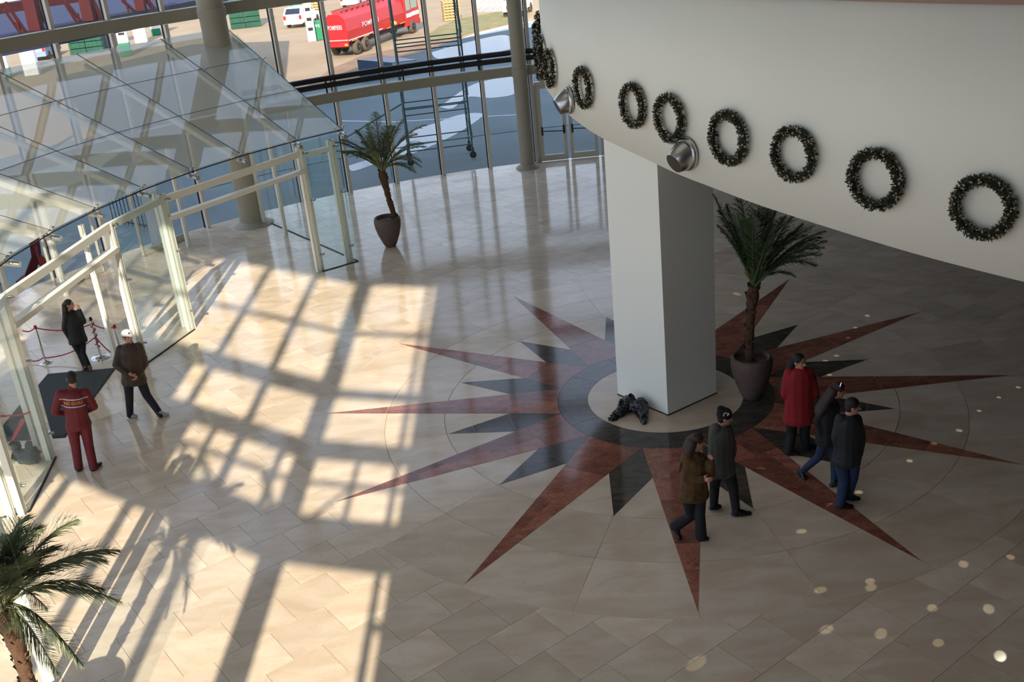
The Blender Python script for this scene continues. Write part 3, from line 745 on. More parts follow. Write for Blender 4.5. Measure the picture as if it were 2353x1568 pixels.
def fuse(mb, name, mt, parent, vox=.012, sm=4, origin=None):
    """melts overlapping pieces into one continuous skin"""
    o = mb.build(name, mt, parent, origin)
    r = o.modifiers.new('r', 'REMESH'); r.mode = 'VOXEL'; r.voxel_size = vox; r.use_smooth_shade = True
    s_ = o.modifiers.new('s', 'SMOOTH'); s_.iterations = sm; s_.factor = .5
    bpy.context.view_layer.update()
    ev = o.evaluated_get(bpy.context.evaluated_depsgraph_get()); me = bpy.data.meshes.new_from_object(ev)
    o.modifiers.clear(); old = o.data; o.data = me; bpy.data.meshes.remove(old)
    if not me.materials: me.materials.append(mt)
    me.polygons.foreach_set('use_smooth', [True]*len(me.polygons)); return o
def hand(mb, wrist, direc, palmn, curl=.5, side=1, fr_=.0105):
    d = Vector(direc).normalized(); n = Vector(palmn); n = (n-d*n.dot(d)).normalized(); s = d.cross(n)*side
    capsule(mb, wrist, wrist+d*.085, .028, .038, n, .55)
    for i, (off_, L) in enumerate(((-.030,.066),(-.010,.078),(.011,.072),(.030,.055))):
        b0_ = wrist+d*.085+s*off_; c1 = b0_+(d*math.cos(curl*.6)+n*math.sin(curl*.6))*L*.5; c2 = c1+(d*math.cos(curl*1.5)+n*math.sin(curl*1.5))*L*.55
        capsule(mb, b0_, c1, fr_, fr_*.92, None, 1, 8); capsule(mb, c1, c2, fr_*.92, fr_*.75, None, 1, 8)
    t0_ = wrist+d*.03-s*.028; t1_ = t0_+(d*.6-s*.55+n*.35).normalized()*.04; capsule(mb, t0_, t1_, .014, .012, None, 1, 8); capsule(mb, t1_, t1_+(d*.85-s*.1+n*.4).normalized()*.032, .012, .010, None, 1, 8)
def person(label, foot, J, face, sex='m', k=1.0, top=None, legs=None, shoe=None, hair=None, hairm=None, hem=.0, slim=1.0, flare=1.0, skirtlen=None, belly=1.0, handdirs=None, tr=1.0, tl=1.0):
    """J: joint -> (px, py, depth). face: (right, away) direction the head looks. returns root, dict of points"""
    base = fl(*foot); base.z = 0
    root = empty('person', base, label, 'person')
    nrm_ = Vector((base.x-CAM.x, base.y-CAM.y, 0)).normalized(); rt_ = Vector((nrm_.y, -nrm_.x, 0))
    W = {}
    for n_, v in J.items():
        if n_[:3] in ('ank', 'toe'):
            zz = v[2]
            W[n_] = fl(v[0], v[1], zz)
        else: W[n_] = vp(base, v[0], v[1], v[2])
    _sw = (W['shR']-W['shL']); _sw = Vector((_sw.x, _sw.y, 0)).normalized()
    W['elL'] = W['elL']-_sw*.025; W['elR'] = W['elR']+_sw*.025
    fdir = (rt_*face[0]+nrm_*face[1]).normalized()
    H = W['head']; N = W['neck']; sL, sR = W['shL'], W['shR']; hip = W['hip']
    chest = (sL+sR)/2; wv = (sR-sL); sw = wv.length; wv = wv/sw if sw > .05 else rt_
    hv = W.get('hipv'); hw = (.10 if sex == 'm' else .105)*k
    latv = Vector((wv.x, wv.y, 0)).normalized()
    hL, hR = hip-latv*hw, hip+latv*hw
    back = latv.cross(ZV).normalized()
    upv = (chest-hip).normalized()
    # ---------- body (skin), one continuous surface
    b = MB()
    hx = (-fdir.cross(ZV)).normalized()*-1; hu = ((H-N).normalized()*.35+ZV*.65).normalized(); hf = (fdir-hu*fdir.dot(hu)).normalized(); hx = hf.cross(hu)
    b.ball(H+hu*.03*k, (.074*k, .092*k, .098*k), 16, 12, (hx, hf, hu))
    b.ball(H-hu*.035*k+hf*.022*k, (.056*k, .066*k, .078*k), 14, 10, (hx, hf, hu))
    b.ball(H-hu*.095*k+hf*.055*k, (.026*k, .026*k, .022*k), 10, 8, (hx, hf, hu))             # chin
    capsule(b, H+hf*.088*k+hu*.012*k, H+hf*.108*k-hu*.030*k, .010*k, .016*k, None, 1, 8)          # nose
    capsule(b, H+hf*.080*k-hu*.062*k-hx*.02*k, H+hf*.080*k-hu*.062*k+hx*.02*k, .009*k, .009*k, None, 1, 8)   # lips
    for sg in (-1, 1): b.ball(H+hx*sg*.078*k-hf*.008*k-hu*.004*k, (.012*k, .022*k, .034*k), 8, 7, (hx, hf, hu))   # ears
    capsule(b, H-hu*.06*k-hf*.02*k, chest+upv*.0, .056*k, .062*k)
    capsule(b, sL+latv*.05, sR-latv*.05, .06*k, .06*k)
    capsule(b, chest-upv*.06, hip+upv*.08, .12*k, .105*k, latv, 1.2)
    capsule(b, hL+latv*.03, hR-latv*.03, .095*k, .095*k)
    for S, sh_p in (('L', sL), ('R', sR)):
        e, wr = W['el'+S], W['wr'+S]
        capsule(b, sh_p, e, .050*k, .040*k); capsule(b, e, wr, .040*k, .027*k)
        hd = (wr-e).normalized(); nn = -latv*(1 if S == 'R' else -1)
        if handdirs and S in handdirs:
            hd = (rt_*handdirs[S][0]+ZV*handdirs[S][1]+nrm_*handdirs[S][2]).normalized()
        hand(b, wr, hd, nn if abs(nn.dot(hd)) < .9 else fdir, .55, 1 if S == 'R' else -1)
    for S, hp in (('L', hL), ('R', hR)):
        kn, an, to = W['kn'+S], W['ank'+S], W['toe'+S]
        capsule(b, hp, kn, .082*k, .055*k); capsule(b, kn, an+ZV*.02, .052*k, .032*k); capsule(b, an, an.lerp(to, .6), .030*k, .024*k)
    fuse(b, 'body', skinm, root, .010, 3)
    # ---------- trousers
    t = MB(); capsule(t, hL+latv*.02, hR-latv*.02, .108*k*belly, .108*k*belly); capsule(t, hip, hip+upv*.10, .11*k*belly, .10*k*belly, latv, 1.1)
    for S, hp in (('L', hL), ('R', hR)):
        kn, an = W['kn'+S], W['ank'+S]; cuff = an-ZV*.028
        capsule(t, hp, kn, .102*k*slim, .078*k*slim); capsule(t, kn, cuff, .078*k*slim, .062*k*slim*flare)
    fuse(t, 'trousers', legs, root, .013, 3)
    # ---------- jacket
    c = MB(); hb_ = hip-upv*hem
    capsule(c, sL+latv*.015-upv*.015, sR-latv*.015-upv*.015, .085*k*tl, .085*k*tl)
    capsule(c, chest-upv*.07, hip+upv*.10, .155*k*belly, .15*k*belly, latv, 1.22); capsule(c, hip+upv*.12, hb_, .155*k*belly, .17*k*belly, latv, 1.2)
    capsule(c, chest, N-(N-chest)*.15, .075*k, .062*k)
    for S, sh_p in (('L', sL), ('R', sR)):
        e, wr = W['el'+S], W['wr'+S]; cf = wr+(e-wr).normalized()*.0
        capsule(c, sh_p, e, .078*k*tr, .064*k*tr); capsule(c, e, cf, .064*k*tr, .048*k*tr)
        if (e-sh_p).length > .1:
            for q_ in (.35, .7): c.ball(sh_p.lerp(e, q_)+Vector((.01,.0,.0)), .07*k*tr, 8, 6)
    jk = fuse(c, 'jacket', top, root, .012, 3)
    io_ = wpos(jk); hp_ = hb_-upv*.085*k
    for v_ in jk.data.vertices:
        P_ = v_.co+io_; dd_ = (P_-hp_).dot(upv)
        if dd_ < 0 and min((P_-W['wrL']).length, (P_-W['wrR']).length) > .085: v_.co -= upv*dd_; 
        elif dd_ < .12 and min((P_-W['wrL']).length, (P_-W['wrR']).length) > .13 and min((P_-W['elL']).length, (P_-W['elR']).length) > .16:
            r_ = P_-hb_; r_ -= upv*r_.dot(upv); v_.co += r_*.14*(1-dd_/.12)
    jk.data.update()
    # ---------- shoes
    for S in 'LR':
        an, to = W['ank'+S], W['toe'+S]; s_ = MB(); d = (to-an); 
        sole = Vector((an.x,an.y,an.z-.045)); heel = sole-Vector((d.x,d.y,0)).normalized()*.04
        capsule(s_, heel, to, .043, .038, ZV, .85); capsule(s_, an+ZV*.01, sole.lerp(to,.4), .052, .046); capsule(s_, an, an.lerp(to,.6), .045, .038); fuse(s_, 'shoe', shoe, root, .009, 2)
    # ---------- eyes
    for sg in (-1, 1):
        e_ = MB(); e_.ball(H+hf*.084*k+hx*sg*.030*k+hu*.012*k, (.011, .008, .006), 8, 6, (hx, hf, hu)); e_.build('eye', black, root)
        e_ = MB(); capsule(e_, H+hf*.090*k+hx*sg*.018*k+hu*.030*k, H+hf*.082*k+hx*sg*.044*k+hu*.030*k, .004, .003, None, 1, 6); e_.build('eyebrow', hairm or black, root)
    W.update(H=H, hf=hf, hu=hu, hx=hx, chest=chest, upv=upv, latv=latv, back=back, nrm=nrm_, rt=rt_, k=k)
    if hair:
        h = MB(); hc = H+hu*.045*k-hf*.012*k
        h.ball(hc, (.086*k, .098*k, .092*k), 14, 10, (hx, hf, hu))
        h.ball(H-hf*.045*k, (.080*k, .06*k, .085*k), 14, 10, (hx, hf, hu))
        for (p_, q_, r1, r2) in hair(W): capsule(h, p_, q_, r1, r2)
        fuse(h, 'hair', hairm, root, .011, 2)
    return root, W, jk
navy = mat('jacket_black', (26,25,28), .75, var=.3, scale=8, bump=.3, bscale=18)
darkj = mat('jacket_dark', (34,36,38), .7, var=.3, scale=8, bump=.35, bscale=16)
greyc = mat('coat_grey', (82,82,76), .85, var=.15, scale=6, bump=.35, bscale=14)
redc = mat('coat_red', (150,26,30), .85, var=.2, scale=5, bump=.35, bscale=12)
furm = mat('fur_brown', (104,74,36), .95, var=.6, scale=9, bump=1.0, bscale=45)
uni = mat('uniform_maroon', (112,30,38), .75, var=.15, scale=6, bump=.35, bscale=14)
brownj = mat('jacket_brown', (70,56,42), .7, var=.35, scale=7, bump=.35, bscale=14)
trb = mat('trousers_black', (24,23,27), .8, var=.2, scale=8, bump=.3, bscale=14)
trp = mat('trousers_dark_purple', (34,30,42), .8, var=.2, scale=8, bump=.3, bscale=14)
jean = mat('jeans_blue', (36,54,86), .8, var=.3, scale=6, bump=.3, bscale=14)
shb = mat('shoe_black', (20,19,20), .4); shw = mat('shoe_grey', (176,176,178), .5, var=.4, scale=30)
shp = mat('boot_pink_brown', (120,84,80), .6)
hairb = mat('hair_black', (24,19,17), .6, bump=.6, bscale=60, scale=8); hairr = mat('hair_brown', (52,32,24), .6, bump=.6, bscale=60, scale=8)
short = lambda W: []
def longhair(L, r=.07, spread=.05, lean=None, bkk=.05):
    def f(W):
        H, hf, hx, hu = W['H'], W['hf'], W['hx'], W['hu']; dn = (lean or -ZV)
        a = H-hf*.08; bk = -hf*bkk; return [(a+hx*.05, a+hx*(.05+spread)+bk+dn*L, r*.8, r*.75), (a-hx*.05, a-hx*(.05+spread)+bk+dn*L, r*.8, r*.75), (a, a+bk*1.2+dn*L*1.05, r, r*.8)]
    return f
# 1 guard, seen from behind
g_root, GW_, gj = person('person in dark red uniform lettered in yellow, seen from behind by the dark mat', (200,1077),
  dict(head=(165,870,.02), neck=(165,886,0), shL=(138,905,0), shR=(196,901,0), elL=(129,946,.05), elR=(213,936,.05), wrL=(150,951,.26), wrR=(196,946,.26),
       hip=(180,975,0), knL=(174,1027,.02), knR=(204,1024,0), ankL=(180,1072,.09), ankR=(214,1071,.09), toeL=(186,1070,.035), toeR=(230,1066,.035)),
  (.1, 1), top=uni, legs=uni, shoe=shb, hair=short, hairm=hairb, hem=-.02, slim=1.02, flare=1.15, k=1.03)
# 2 man in a white cap
c_root, CW, cj = person('person in a white cap and brown jacket striding beside the glass', (340,957),
  dict(head=(294,775,0), neck=(298,787,0), shL=(277,803,.02), shR=(318,797,-.02), elL=(270,838,0), elR=(330,836,.05), wrL=(292,860,-.18), wrR=(318,862,-.15),
       hip=(307,868,0), knL=(297,910,0), knR=(337,908,0), ankL=(298,951,.09), ankR=(368,950,.09), toeL=(312,957,.035), toeR=(384,953,.035)),
  (.45, -1), top=brownj, legs=trp, shoe=shw, hair=short, hairm=hairr, hem=.03, k=1.03, handdirs={'L':(.8,-.3,-.4), 'R':(-.7,-.5,-.4)}, tr=1.1, belly=1.08)
H, hf, hu, hx = CW['H'], CW['hf'], CW['hu'], CW['hx']
m = MB(); m.ball(H+hu*.078-hf*.012, (.098, .110, .072), 16, 12, (hx, hf, hu)); capsule(m, H+hf*.08+hu*.062-hx*.04, H+hf*.145+hu*.052, .022, .03, hu, .4); capsule(m, H+hf*.08+hu*.062+hx*.04, H+hf*.145+hu*.052, .022, .03, hu, .4)
fuse(m, 'white_cap', mat('cap_white', (232,230,226), .8), c_root, .010, 2)
m = MB(); m.ball(H+hf*.092+hu*.098, (.022,.012,.018), 10, 8, (hx, hf, hu)); m.build('cap_badge', mat('badge_brown', (110,70,50), .6), c_root)
# 3 woman in black inside the glass box
p3, W3, j3 = person('person with long dark hair in black clothes standing behind the red ropes', (200,849),
  dict(head=(159,701,0), neck=(163,713,0), shL=(152,724,0), shR=(180,720,.05), elL=(151,755,0), elR=(189,740,.0), wrL=(160,778,-.03), wrR=(182,713,-.06),
       hip=(178,778,0), knL=(183,812,.02), knR=(190,812,-.02), ankL=(196,844,.09), ankR=(205,843,.09), toeL=(192,850,.035), toeR=(208,849,.035)),
  (.9, -.35), 'f', top=navy, legs=trb, shoe=shp, hair=longhair(.32, .075), hairm=hairb, k=.96, hem=.02, slim=.85, flare=1.1, handdirs={'R':(.1,.9,-.2)})
# 4 woman in the red coat
p4, W4, j4 = person('person in a bright red coat with very long dark hair', (1838,1036),
  dict(head=(1836,832,0), neck=(1836,848,0), shL=(1815,858,-.02), shR=(1857,858,.04), elL=(1808,905,-.04), elR=(1868,903,.04), wrL=(1830,928,.02), wrR=(1852,928,.04),
       hip=(1836,950,0), knL=(1819,994,0), knR=(1849,992,.05), ankL=(1813,1035,.09), ankR=(1852,1022,.09), toeL=(1832,1043,.035), toeR=(1874,1026,.035)),
  (.85, -.55), 'f', top=redc, legs=trb, shoe=shb, hair=longhair(.52, .085, .03, bkk=.17), hairm=hairb, k=1.06, hem=.05, belly=1.15, slim=1.0, flare=1.1, tr=1.15)
m = MB(); capsule(m, W4['neck']-ZV*.02+W4['latv']*.02, W4['shR']+W4['latv']*.04-ZV*.06, .06, .07); capsule(m, W4['shR']+W4['latv']*.05-ZV*.05, W4['elR']+W4['latv']*.03-ZV*.05, .07, .05)
fuse(m, 'black_shawl', navy, p4, .013, 3)
# 5 woman with long loose hair, striding
p5, W5, j5 = person('person with long brown hair and blue jeans bending forward in mid-stride', (1895,1112),
  dict(head=(1927,898,0), neck=(1918,914,0), shL=(1898,927,-.02), shR=(1912,929,.12), elL=(1880,966,-.05), elR=(1906,970,.15), wrL=(1888,1002,-.1), wrR=(1912,1000,.1),
       hip=(1902,1006,.02), knL=(1882,1050,0), knR=(1918,1060,.05), ankL=(1840,1082,.10), ankR=(1917,1108,.09), toeL=(1849,1100,.02), toeR=(1936,1110,.035)),
  (1, .1), 'f', top=navy, legs=jean, shoe=shb, hair=longhair(.36, .08, .05, lean=Vector((-.35,0,-.93)), bkk=.06), hairm=hairr, k=.98, hem=.0, slim=.85, handdirs={'L':(.3,-.8,-.2)})
m = MB(); m.bar(W5['H']+W5['hu']*.10-W5['hx']*.05*0+Vector((-.02,-.07,0)), W5['H']+W5['hu']*.135+Vector((.0,-.05,.02)), .012, .012); m.build('hair_clip', chrome, p5)
# 6 man in dark jacket and jeans
p6, W6, j6 = person('person with short dark hair in black jacket and jeans nearest the right', (1938,1160),
  dict(head=(1959,935,0), neck=(1953,952,0), shL=(1932,964,-.04), shR=(1967,964,.06), elL=(1925,1005,-.06), elR=(1975,1010,.08), wrL=(1928,1040,-.08), wrR=(1974,1046,.08),
       hip=(1946,1048,0), knL=(1939,1102,-.02), knR=(1960,1095,.06), ankL=(1931,1156,.09), ankR=(1948,1138,.10), toeL=(1956,1164,.035), toeR=(1972,1146,.035)),
  (1, .15), top=darkj, legs=jean, shoe=shb, hair=short, hairm=hairb, k=1.06, hem=.03, slim=1.0, tr=1.05)
# 7 man in grey coat and beanie
p7, W7, j7 = person('person in a long grey coat and black knitted hat', (1665,1172),
  dict(head=(1665,960,0), neck=(1659,976,0), shL=(1643,987,-.06), shR=(1670,988,.08), elL=(1641,1037,-.06), elR=(1679,1036,.1), wrL=(1656,1083,-.08), wrR=(1672,1080,.1),
       hip=(1658,1072,0), knL=(1642,1118,.05), knR=(1685,1122,-.04), ankL=(1640,1160,.10), ankR=(1692,1175,.09), toeL=(1653,1164,.035), toeR=(1722,1180,.035)),
  (1, .1), top=greyc, legs=trb, shoe=shb, hair=short, hairm=hairb, k=1.05, hem=.04, slim=.95, tr=1.1)
H, hf, hu, hx = W7['H'], W7['hf'], W7['hu'], W7['hx']; bu = (hu-hf*.25).normalized()
m = MB(); m.ball(H+hu*.058-hf*.01, (.098, .114, .10), 16, 12, (hx, hf, hu)); m.ball(H+bu*.14-hf*.03, (.055,.06,.05), 12, 8, (hx, hf, hu)); fuse(m, 'knitted_hat', mat('beanie_black', (18,17,19), .95, bump=.5, scale=40), p7, .010, 2)
bw = mat('badge_white', (215,205,210), .8)
sd_ = -hx if hx.dot(CAM-H) < 0 else hx
m = MB()
for (u0, v0, u1, v1) in ((-.035,.07,-.02,.115), (-.02,.115,.01,.12), (.02,.08,.03,.12), (.03,.12,.045,.09)):
    f_ = lambda u, v: H+sd_*(.098*math.sqrt(max(0,1-(u/.12)**2-((v-.058)/.105)**2))+.004)+hf*u+hu*v
    m.tube([f_(u0,v0), f_(u1,v1)], .007, 5)
m.build('hat_emblem', bw, p7)
# 8 woman in fur jacket on the phone
p8, W8, j8 = person('person in a brown fur jacket and flared black trousers, hand raised to the face', (1588,1236),
  dict(head=(1602,1016,0), neck=(1596,1034,0), shL=(1579,1052,-.02), shR=(1612,1056,.10), elL=(1582,1098,-.06), elR=(1628,1088,.02), wrL=(1612,1102,-.16), wrR=(1633,1062,-.06),
       hip=(1594,1132,0), knL=(1588,1186,.04), knR=(1609,1184,-.04), ankL=(1552,1205,.22), ankR=(1611,1228,.10), toeL=(1562,1236,.03), toeR=(1624,1238,.035)),
  (1, .2), 'f', top=furm, legs=trb, shoe=shb, hair=longhair(.12, .085, .02), hairm=hairr, k=1.03, hem=.0, slim=.9, flare=1.45, tr=1.2, belly=1.05, handdirs={'R':(.15,.95,-.1)})
m = MB(); m.tube([W8['shL']+ZV*.05+W8['back']*0, W8['shL']+Vector((-.10,-.05,-.05)), W8['shL']+Vector((-.12,-.05,-.18))], .012, 6); m.build('bag_strap', black, p8)
# reflective stripes and lettering on the guard's back
def drape(obj_, verts, dirv, offs):
    bv = BVHTree.FromObject(obj_, bpy.context.evaluated_depsgraph_get()); io = wpos(obj_); out = []
    for v in verts:
        hit = bv.ray_cast(v-dirv*1.0-io, dirv)
        out.append((hit[0]+io-dirv*offs) if hit[0] is not None else v)
    return out
bpy.context.view_layer.update()
gn = GW_['nrm']; gu = GW_['upv']; gl_ = GW_['rt']
gc = GW_['chest']-gu*.0
def stripe(p0, p1, w_, name):
    A, B = vp(fl(200,1077), *p0), vp(fl(200,1077), *p1); n = 16; vs = []
    for i in range(n+1):
        for s_ in (-1, 1): vs.append(A.lerp(B, i/n)+gu*s_*w_/2)
    vs = drape(gj, vs, gn, .006); m = MB(); m.add(vs, [(2*i, 2*i+2, 2*i+3, 2*i+1) for i in range(n)]); return m.build(name, mat('reflective_strip', (176,176,190), .4), g_root)
stripe((135,915), (201,909), .022, 'reflective_strip'); stripe((140,932), (195,926), .020, 'reflective_strip')
def text_mesh(txt, size, font_bold=True, ext=0.0):
    cu = bpy.data.curves.new('t', 'FONT'); cu.body = txt; cu.size = size; cu.align_x = 'CENTER'; cu.align_y = 'CENTER'; cu.extrude = ext; cu.offset = size*.006; cu.space_character = 1.12; cu.resolution_u = 2
    ob = bpy.data.objects.new('t', cu); COL.objects.link(ob); bpy.context.view_layer.update()
    me = bpy.data.meshes.new_from_object(ob.evaluated_get(bpy.context.evaluated_depsgraph_get()))
    vs = [v.co.copy() for v in me.vertices]; fs = [tuple(p.vertices) for p in me.polygons]
    bpy.data.objects.remove(ob); bpy.data.curves.remove(cu); bpy.data.meshes.remove(me); return vs, fs
tv, tf = text_mesh('NEI GUARD', .088)
A, B = vp(fl(200,1077), 146, 923), vp(fl(200,1077), 189, 918); cT = (A+B)/2; tx = (B-A).normalized(); ty = (gu-tx*gu.dot(tx)).normalized()
wT = max(v.x for v in tv)-min(v.x for v in tv); sc_ = (B-A).length/wT
vs = drape(gj, [cT+tx*v.x*sc_+ty*v.y*sc_*1.6 for v in tv], gn, .007)
m = MB(); m.add(vs, tf); m.build('back_lettering', mat('lettering_yellow', (226,160,60), .6), g_root)

# ============================================================ ON THE GALLERY WALL
def wallhit(px, py):
    d = ray(px, py); best = None
    for i in range(len(GS)-1):
        a, b = GS[i], GS[i+1]; e = b-a; den = d.x*e.y-d.y*e.x
        if abs(den) < 1e-9: continue
        t = ((a.x-CAM.x)*e.y-(a.y-CAM.y)*e.x)/den; u = ((a.x-CAM.x)*d.y-(a.y-CAM.y)*d.x)/den
        if t > 0 and 0 <= u <= 1 and (best is None or t < best[0]):
            n = (nrm(i)*(1-u)+nrm(i+1)*u).normalized()*sgn; best = (t, CAM+d*t, n, i+u)
    return best
wleaf = mat('wreath_leaf', (50,62,40), .7, var=.45, scale=10); wber = mat('wreath_flower', (176,156,136), .7); wcore = mat('wreath_core', (40,40,28), .9, bump=.6, scale=30)
def wreath_meshes():
    rnd = random.Random(4); R0, r0 = .42, .060
    core = MB(); P = [Vector((R0*math.cos(t), R0*math.sin(t), .07)) for t in [2*PI*k/40 for k in range(41)]]; core.tube(P, r0*.75, 8, False)
    lf = MB(); bf = MB()
    for i in range(900):
        t = rnd.random()*2*PI; ph_ = rnd.uniform(-.9, PI+.9); er = Vector((math.cos(t), math.sin(t), 0)); et = Vector((-er.y, er.x, 0))
        o_ = er*math.cos(ph_)+ZV*math.sin(ph_); c = er*R0+ZV*.07+o_*r0*.7
        d = (o_*rnd.uniform(.6,1)+et*rnd.uniform(-.8,.8)+Vector((rnd.uniform(-.3,.3), rnd.uniform(-.3,.3), rnd.uniform(-.2,.3)))).normalized()
        s = d.cross(ZV+er*.3).normalized()*rnd.uniform(.010,.018); L = rnd.uniform(.05,.095)
        lf.add([c, c+d*L*.5+s, c+d*L, c+d*L*.5-s], [(0,1,2,3)])
    for i in range(150):
        t = rnd.random()*2*PI; ph_ = rnd.uniform(-.5, PI+.5); er = Vector((math.cos(t), math.sin(t), 0)); o_ = er*math.cos(ph_)+ZV*math.sin(ph_)
        bf.ball(er*R0+ZV*.07+o_*r0*rnd.uniform(1.05,1.6), rnd.uniform(.010,.022), 5, 4)
    return core, lf, bf
WP = [((2265,473),158,'lowest wreath, the rightmost one on the white gallery wall'), ((2020,409),150,'second wreath from the right on the white gallery wall'),
      ((1832,352),134,'third wreath from the right on the white gallery wall'), ((1683,315),132,'wreath just right of the lower silver air nozzle'),
      ((1548,270),118,'wreath touching the lower silver air nozzle from above'), ((1463,241),108,'slim looking wreath fourth from the left that hangs alone'),
      ((1349,200),100,'narrow wreath right beside the upper silver air nozzle'), ((1272,157),92,'edge-on wreath just above the upper silver air nozzle')]
core, lf_, bf_ = wreath_meshes(); proto = None; hits = [wallhit(*q) for q, h, l in WP]
def put_wreath(p, n, dia, label, rot):
    global proto
    if proto is None:
        w0 = empty('wreath', (0,0,0), label, 'wreath', 'wreaths along the gallery wall'); core.build('ring', wcore, w0, (0,0,0)); tag(lf_.build('leaves', wleaf, w0, (0,0,0)), kind='stuff'); tag(bf_.build('flowers', wber, w0, (0,0,0)), kind='stuff'); proto = w0; o = w0
    else: o = copy_tree(proto); o['label'] = label
    z = n.normalized(); y = ZV-z*ZV.dot(z); y.normalize(); x = y.cross(z)
    Mr = Matrix((x, y, z)).transposed() @ Matrix.Rotation(rot, 3, 'Z'); o.matrix_world = Matrix.Translation(p+n*.03) @ (Mr*(dia/1.03)).to_4x4()
for i, ((q, h, l), ht) in enumerate(zip(WP, hits)):
    if ht is None: continue
    dep = (ht[1]-CAM).dot(FW); put_wreath(ht[1], ht[2], h*dep/F_PX*1.0, l, i*1.1)
ia = hits[7][3] if hits[7] else hits[6][3]-4
z8 = (hits[7] or hits[6])[1].z
def along(idx, dist):
    """walk dist metres along the gallery wall away from the viewpoint"""
    i = idx; p = GS[int(i)].lerp(GS[int(i)+1], i-int(i))
    while dist > 0 and i > 1:
        j = math.ceil(i)-1; q = GS[j]; L = (Vector((q.x,q.y,0))-Vector((p.x,p.y,0))).length
        if L >= dist: f_ = dist/L; p = p.lerp(q, f_); i = i-(i-j)*f_; break
        dist -= L; p = q; i = j
    return p, nrm(max(1, int(round(i))))*sgn
for k, (dd, l, zz) in enumerate(((1.0, 'edge-on wreath third from the far left end of the wall', .07), (1.9, 'edge-on wreath second from the far left end of the wall', .18), (2.8, 'farthest wreath, hanging at the left edge of the gallery wall', .3))):
    p, n = along(ia, dd); put_wreath(Vector((p.x, p.y, z8+zz)), n, .95, l, k+.5)
def nozzle(px, size, label):
    ht = wallhit(*px); n = ht[2]; p = ht[1]+n*.025; dn = (n*.8-ZV*.35).normalized(); t_ = empty('air_nozzle', p, label, 'air nozzle', 'silver air nozzles on the gallery wall')
    y = ZV-n*ZV.dot(n); x = y.cross(n).normalized(); m = MB(); m.lathe(p, [(size*.98,.0),(size,.02),(size*.96,.05),(size*.86,.07)], 32, True, (x, y.normalized(), n)); m.build('flange', steel, t_)
    d = dn; x2 = d.orthogonal().normalized(); y2 = d.cross(x2)
    m = MB(); c = p+n*.02; m.lathe(c, [(size*.86,0),(size*.84,.06),(size*.75,size*.55),(size*.62,size*.95),(size*.60,size*.97),(size*.58,size*.9)], 32, True, (x2, y2, d)); m.build('cone', steel, t_)
    m = MB(); m.lathe(c+d*size*.975, [(size*.60,0),(size*.3,-.01),(0,-.012)], 28, True, (x2, y2, d)); m.build('dark_opening', black, t_)
    return t_
nozzle((1582,353), .26, 'silver cone air nozzle below the row, nearer to the viewer'); nozzle((1312,230), .25, 'silver cone air nozzle farther back near the edge-on wreaths')

# ============================================================ BAGS
bagm = mat('bin_bag_black', (30,28,34), .32, bump=.5, scale=12, bscale=14); bagg = mat('bag_dark_green', (64,76,74), .45, var=.4, scale=8, bump=.5, bscale=16)
def bag(name, label, blobs, mt, seed):
    m = MB()
    for p, q, r1, r2, fl2 in blobs: capsule(m, p, q, r1, r2, ZV, fl2)
    o = fuse(m, name, mt, None, .016, 1); rnd = random.Random(seed); me = o.data
    from mathutils import noise
    for v in me.vertices:
        n_ = noise.noise(v.co*6+Vector((seed,0,0)))*.05+abs(noise.noise(v.co*14))*.035; v.co += v.normal*(n_-.02)
        if v.co.z < .004: v.co.z = .004
    me.update(); return tag(o, label, 'bag')
bb = fl(1452, 948)
A, B, Cc, Dd = [v+Vector((-.07,-.09,0)) for v in (fl(1412,962), fl(1452,938), fl(1480,944), fl(1488,968))]
bag('bin_bag', 'crumpled black plastic bag lying against the foot of the white square column', [(A+ZV*.03, B+ZV*.13, .04, .14, 1), (A.lerp(B,.5)+ZV*.08, B+ZV*.16, .10, .15, 1), (B+ZV*.12, Cc+ZV*.12, .13, .15, 1), (Cc+ZV*.13, Dd+ZV*.04, .16, .06, 1)], bagm, 3)
A, B = fl(48,1058), fl(78,1062)
bag('carrier_bag', 'dark green grey bag on the floor behind the glass at the left', [(A+ZV*.1, B+ZV*.12, .13, .15, 1), (A+ZV*.12, A+ZV*.34+Vector((-.04,.02,0)), .11, .07, 1), (B+ZV*.1, B+ZV*.36, .13, .07, 1), (A+ZV*.04+Vector((.05,-.16,0)), B+ZV*.04+Vector((.08,-.1,0)), .05, .04, 1)], bagg, 8)

# ============================================================ OUTSIDE
redp = mat('truck_red', (196,36,40), .4, var=.08, scale=1); tyre = mat('tyre', (92,82,68), .9); hub = mat('hub', (60,52,44), .6); undr = mat('truck_underside', (44,38,34), .8)
whp = mat('white_paint', (232,232,228), .5); wgl = mat('car_window', (40,44,60), .1); silv = mat('silver_paint', (186,192,196), .35); grn = mat('green_paint', (24,124,84), .5); dgrn = mat('crate_green', (24,84,64), .7, var=.3, scale=2)
redst = mat('red_steel', (76,28,30), .8, spec=.15, var=.2, scale=1); scg = mat('scaffold_green', (58,88,84), .5); wood = mat('pallet_wood', (196,160,112), .8); bluebox = mat('container_grey', (104,116,122), .7, var=.1, scale=1)  # red steel darkened to carry the building shade over the canopy
amb = mat('amber', (240,150,50), .5); lampr = mat('lamp_red', (190,40,36), .4); plate = mat('plate_white', (230,230,228), .6)
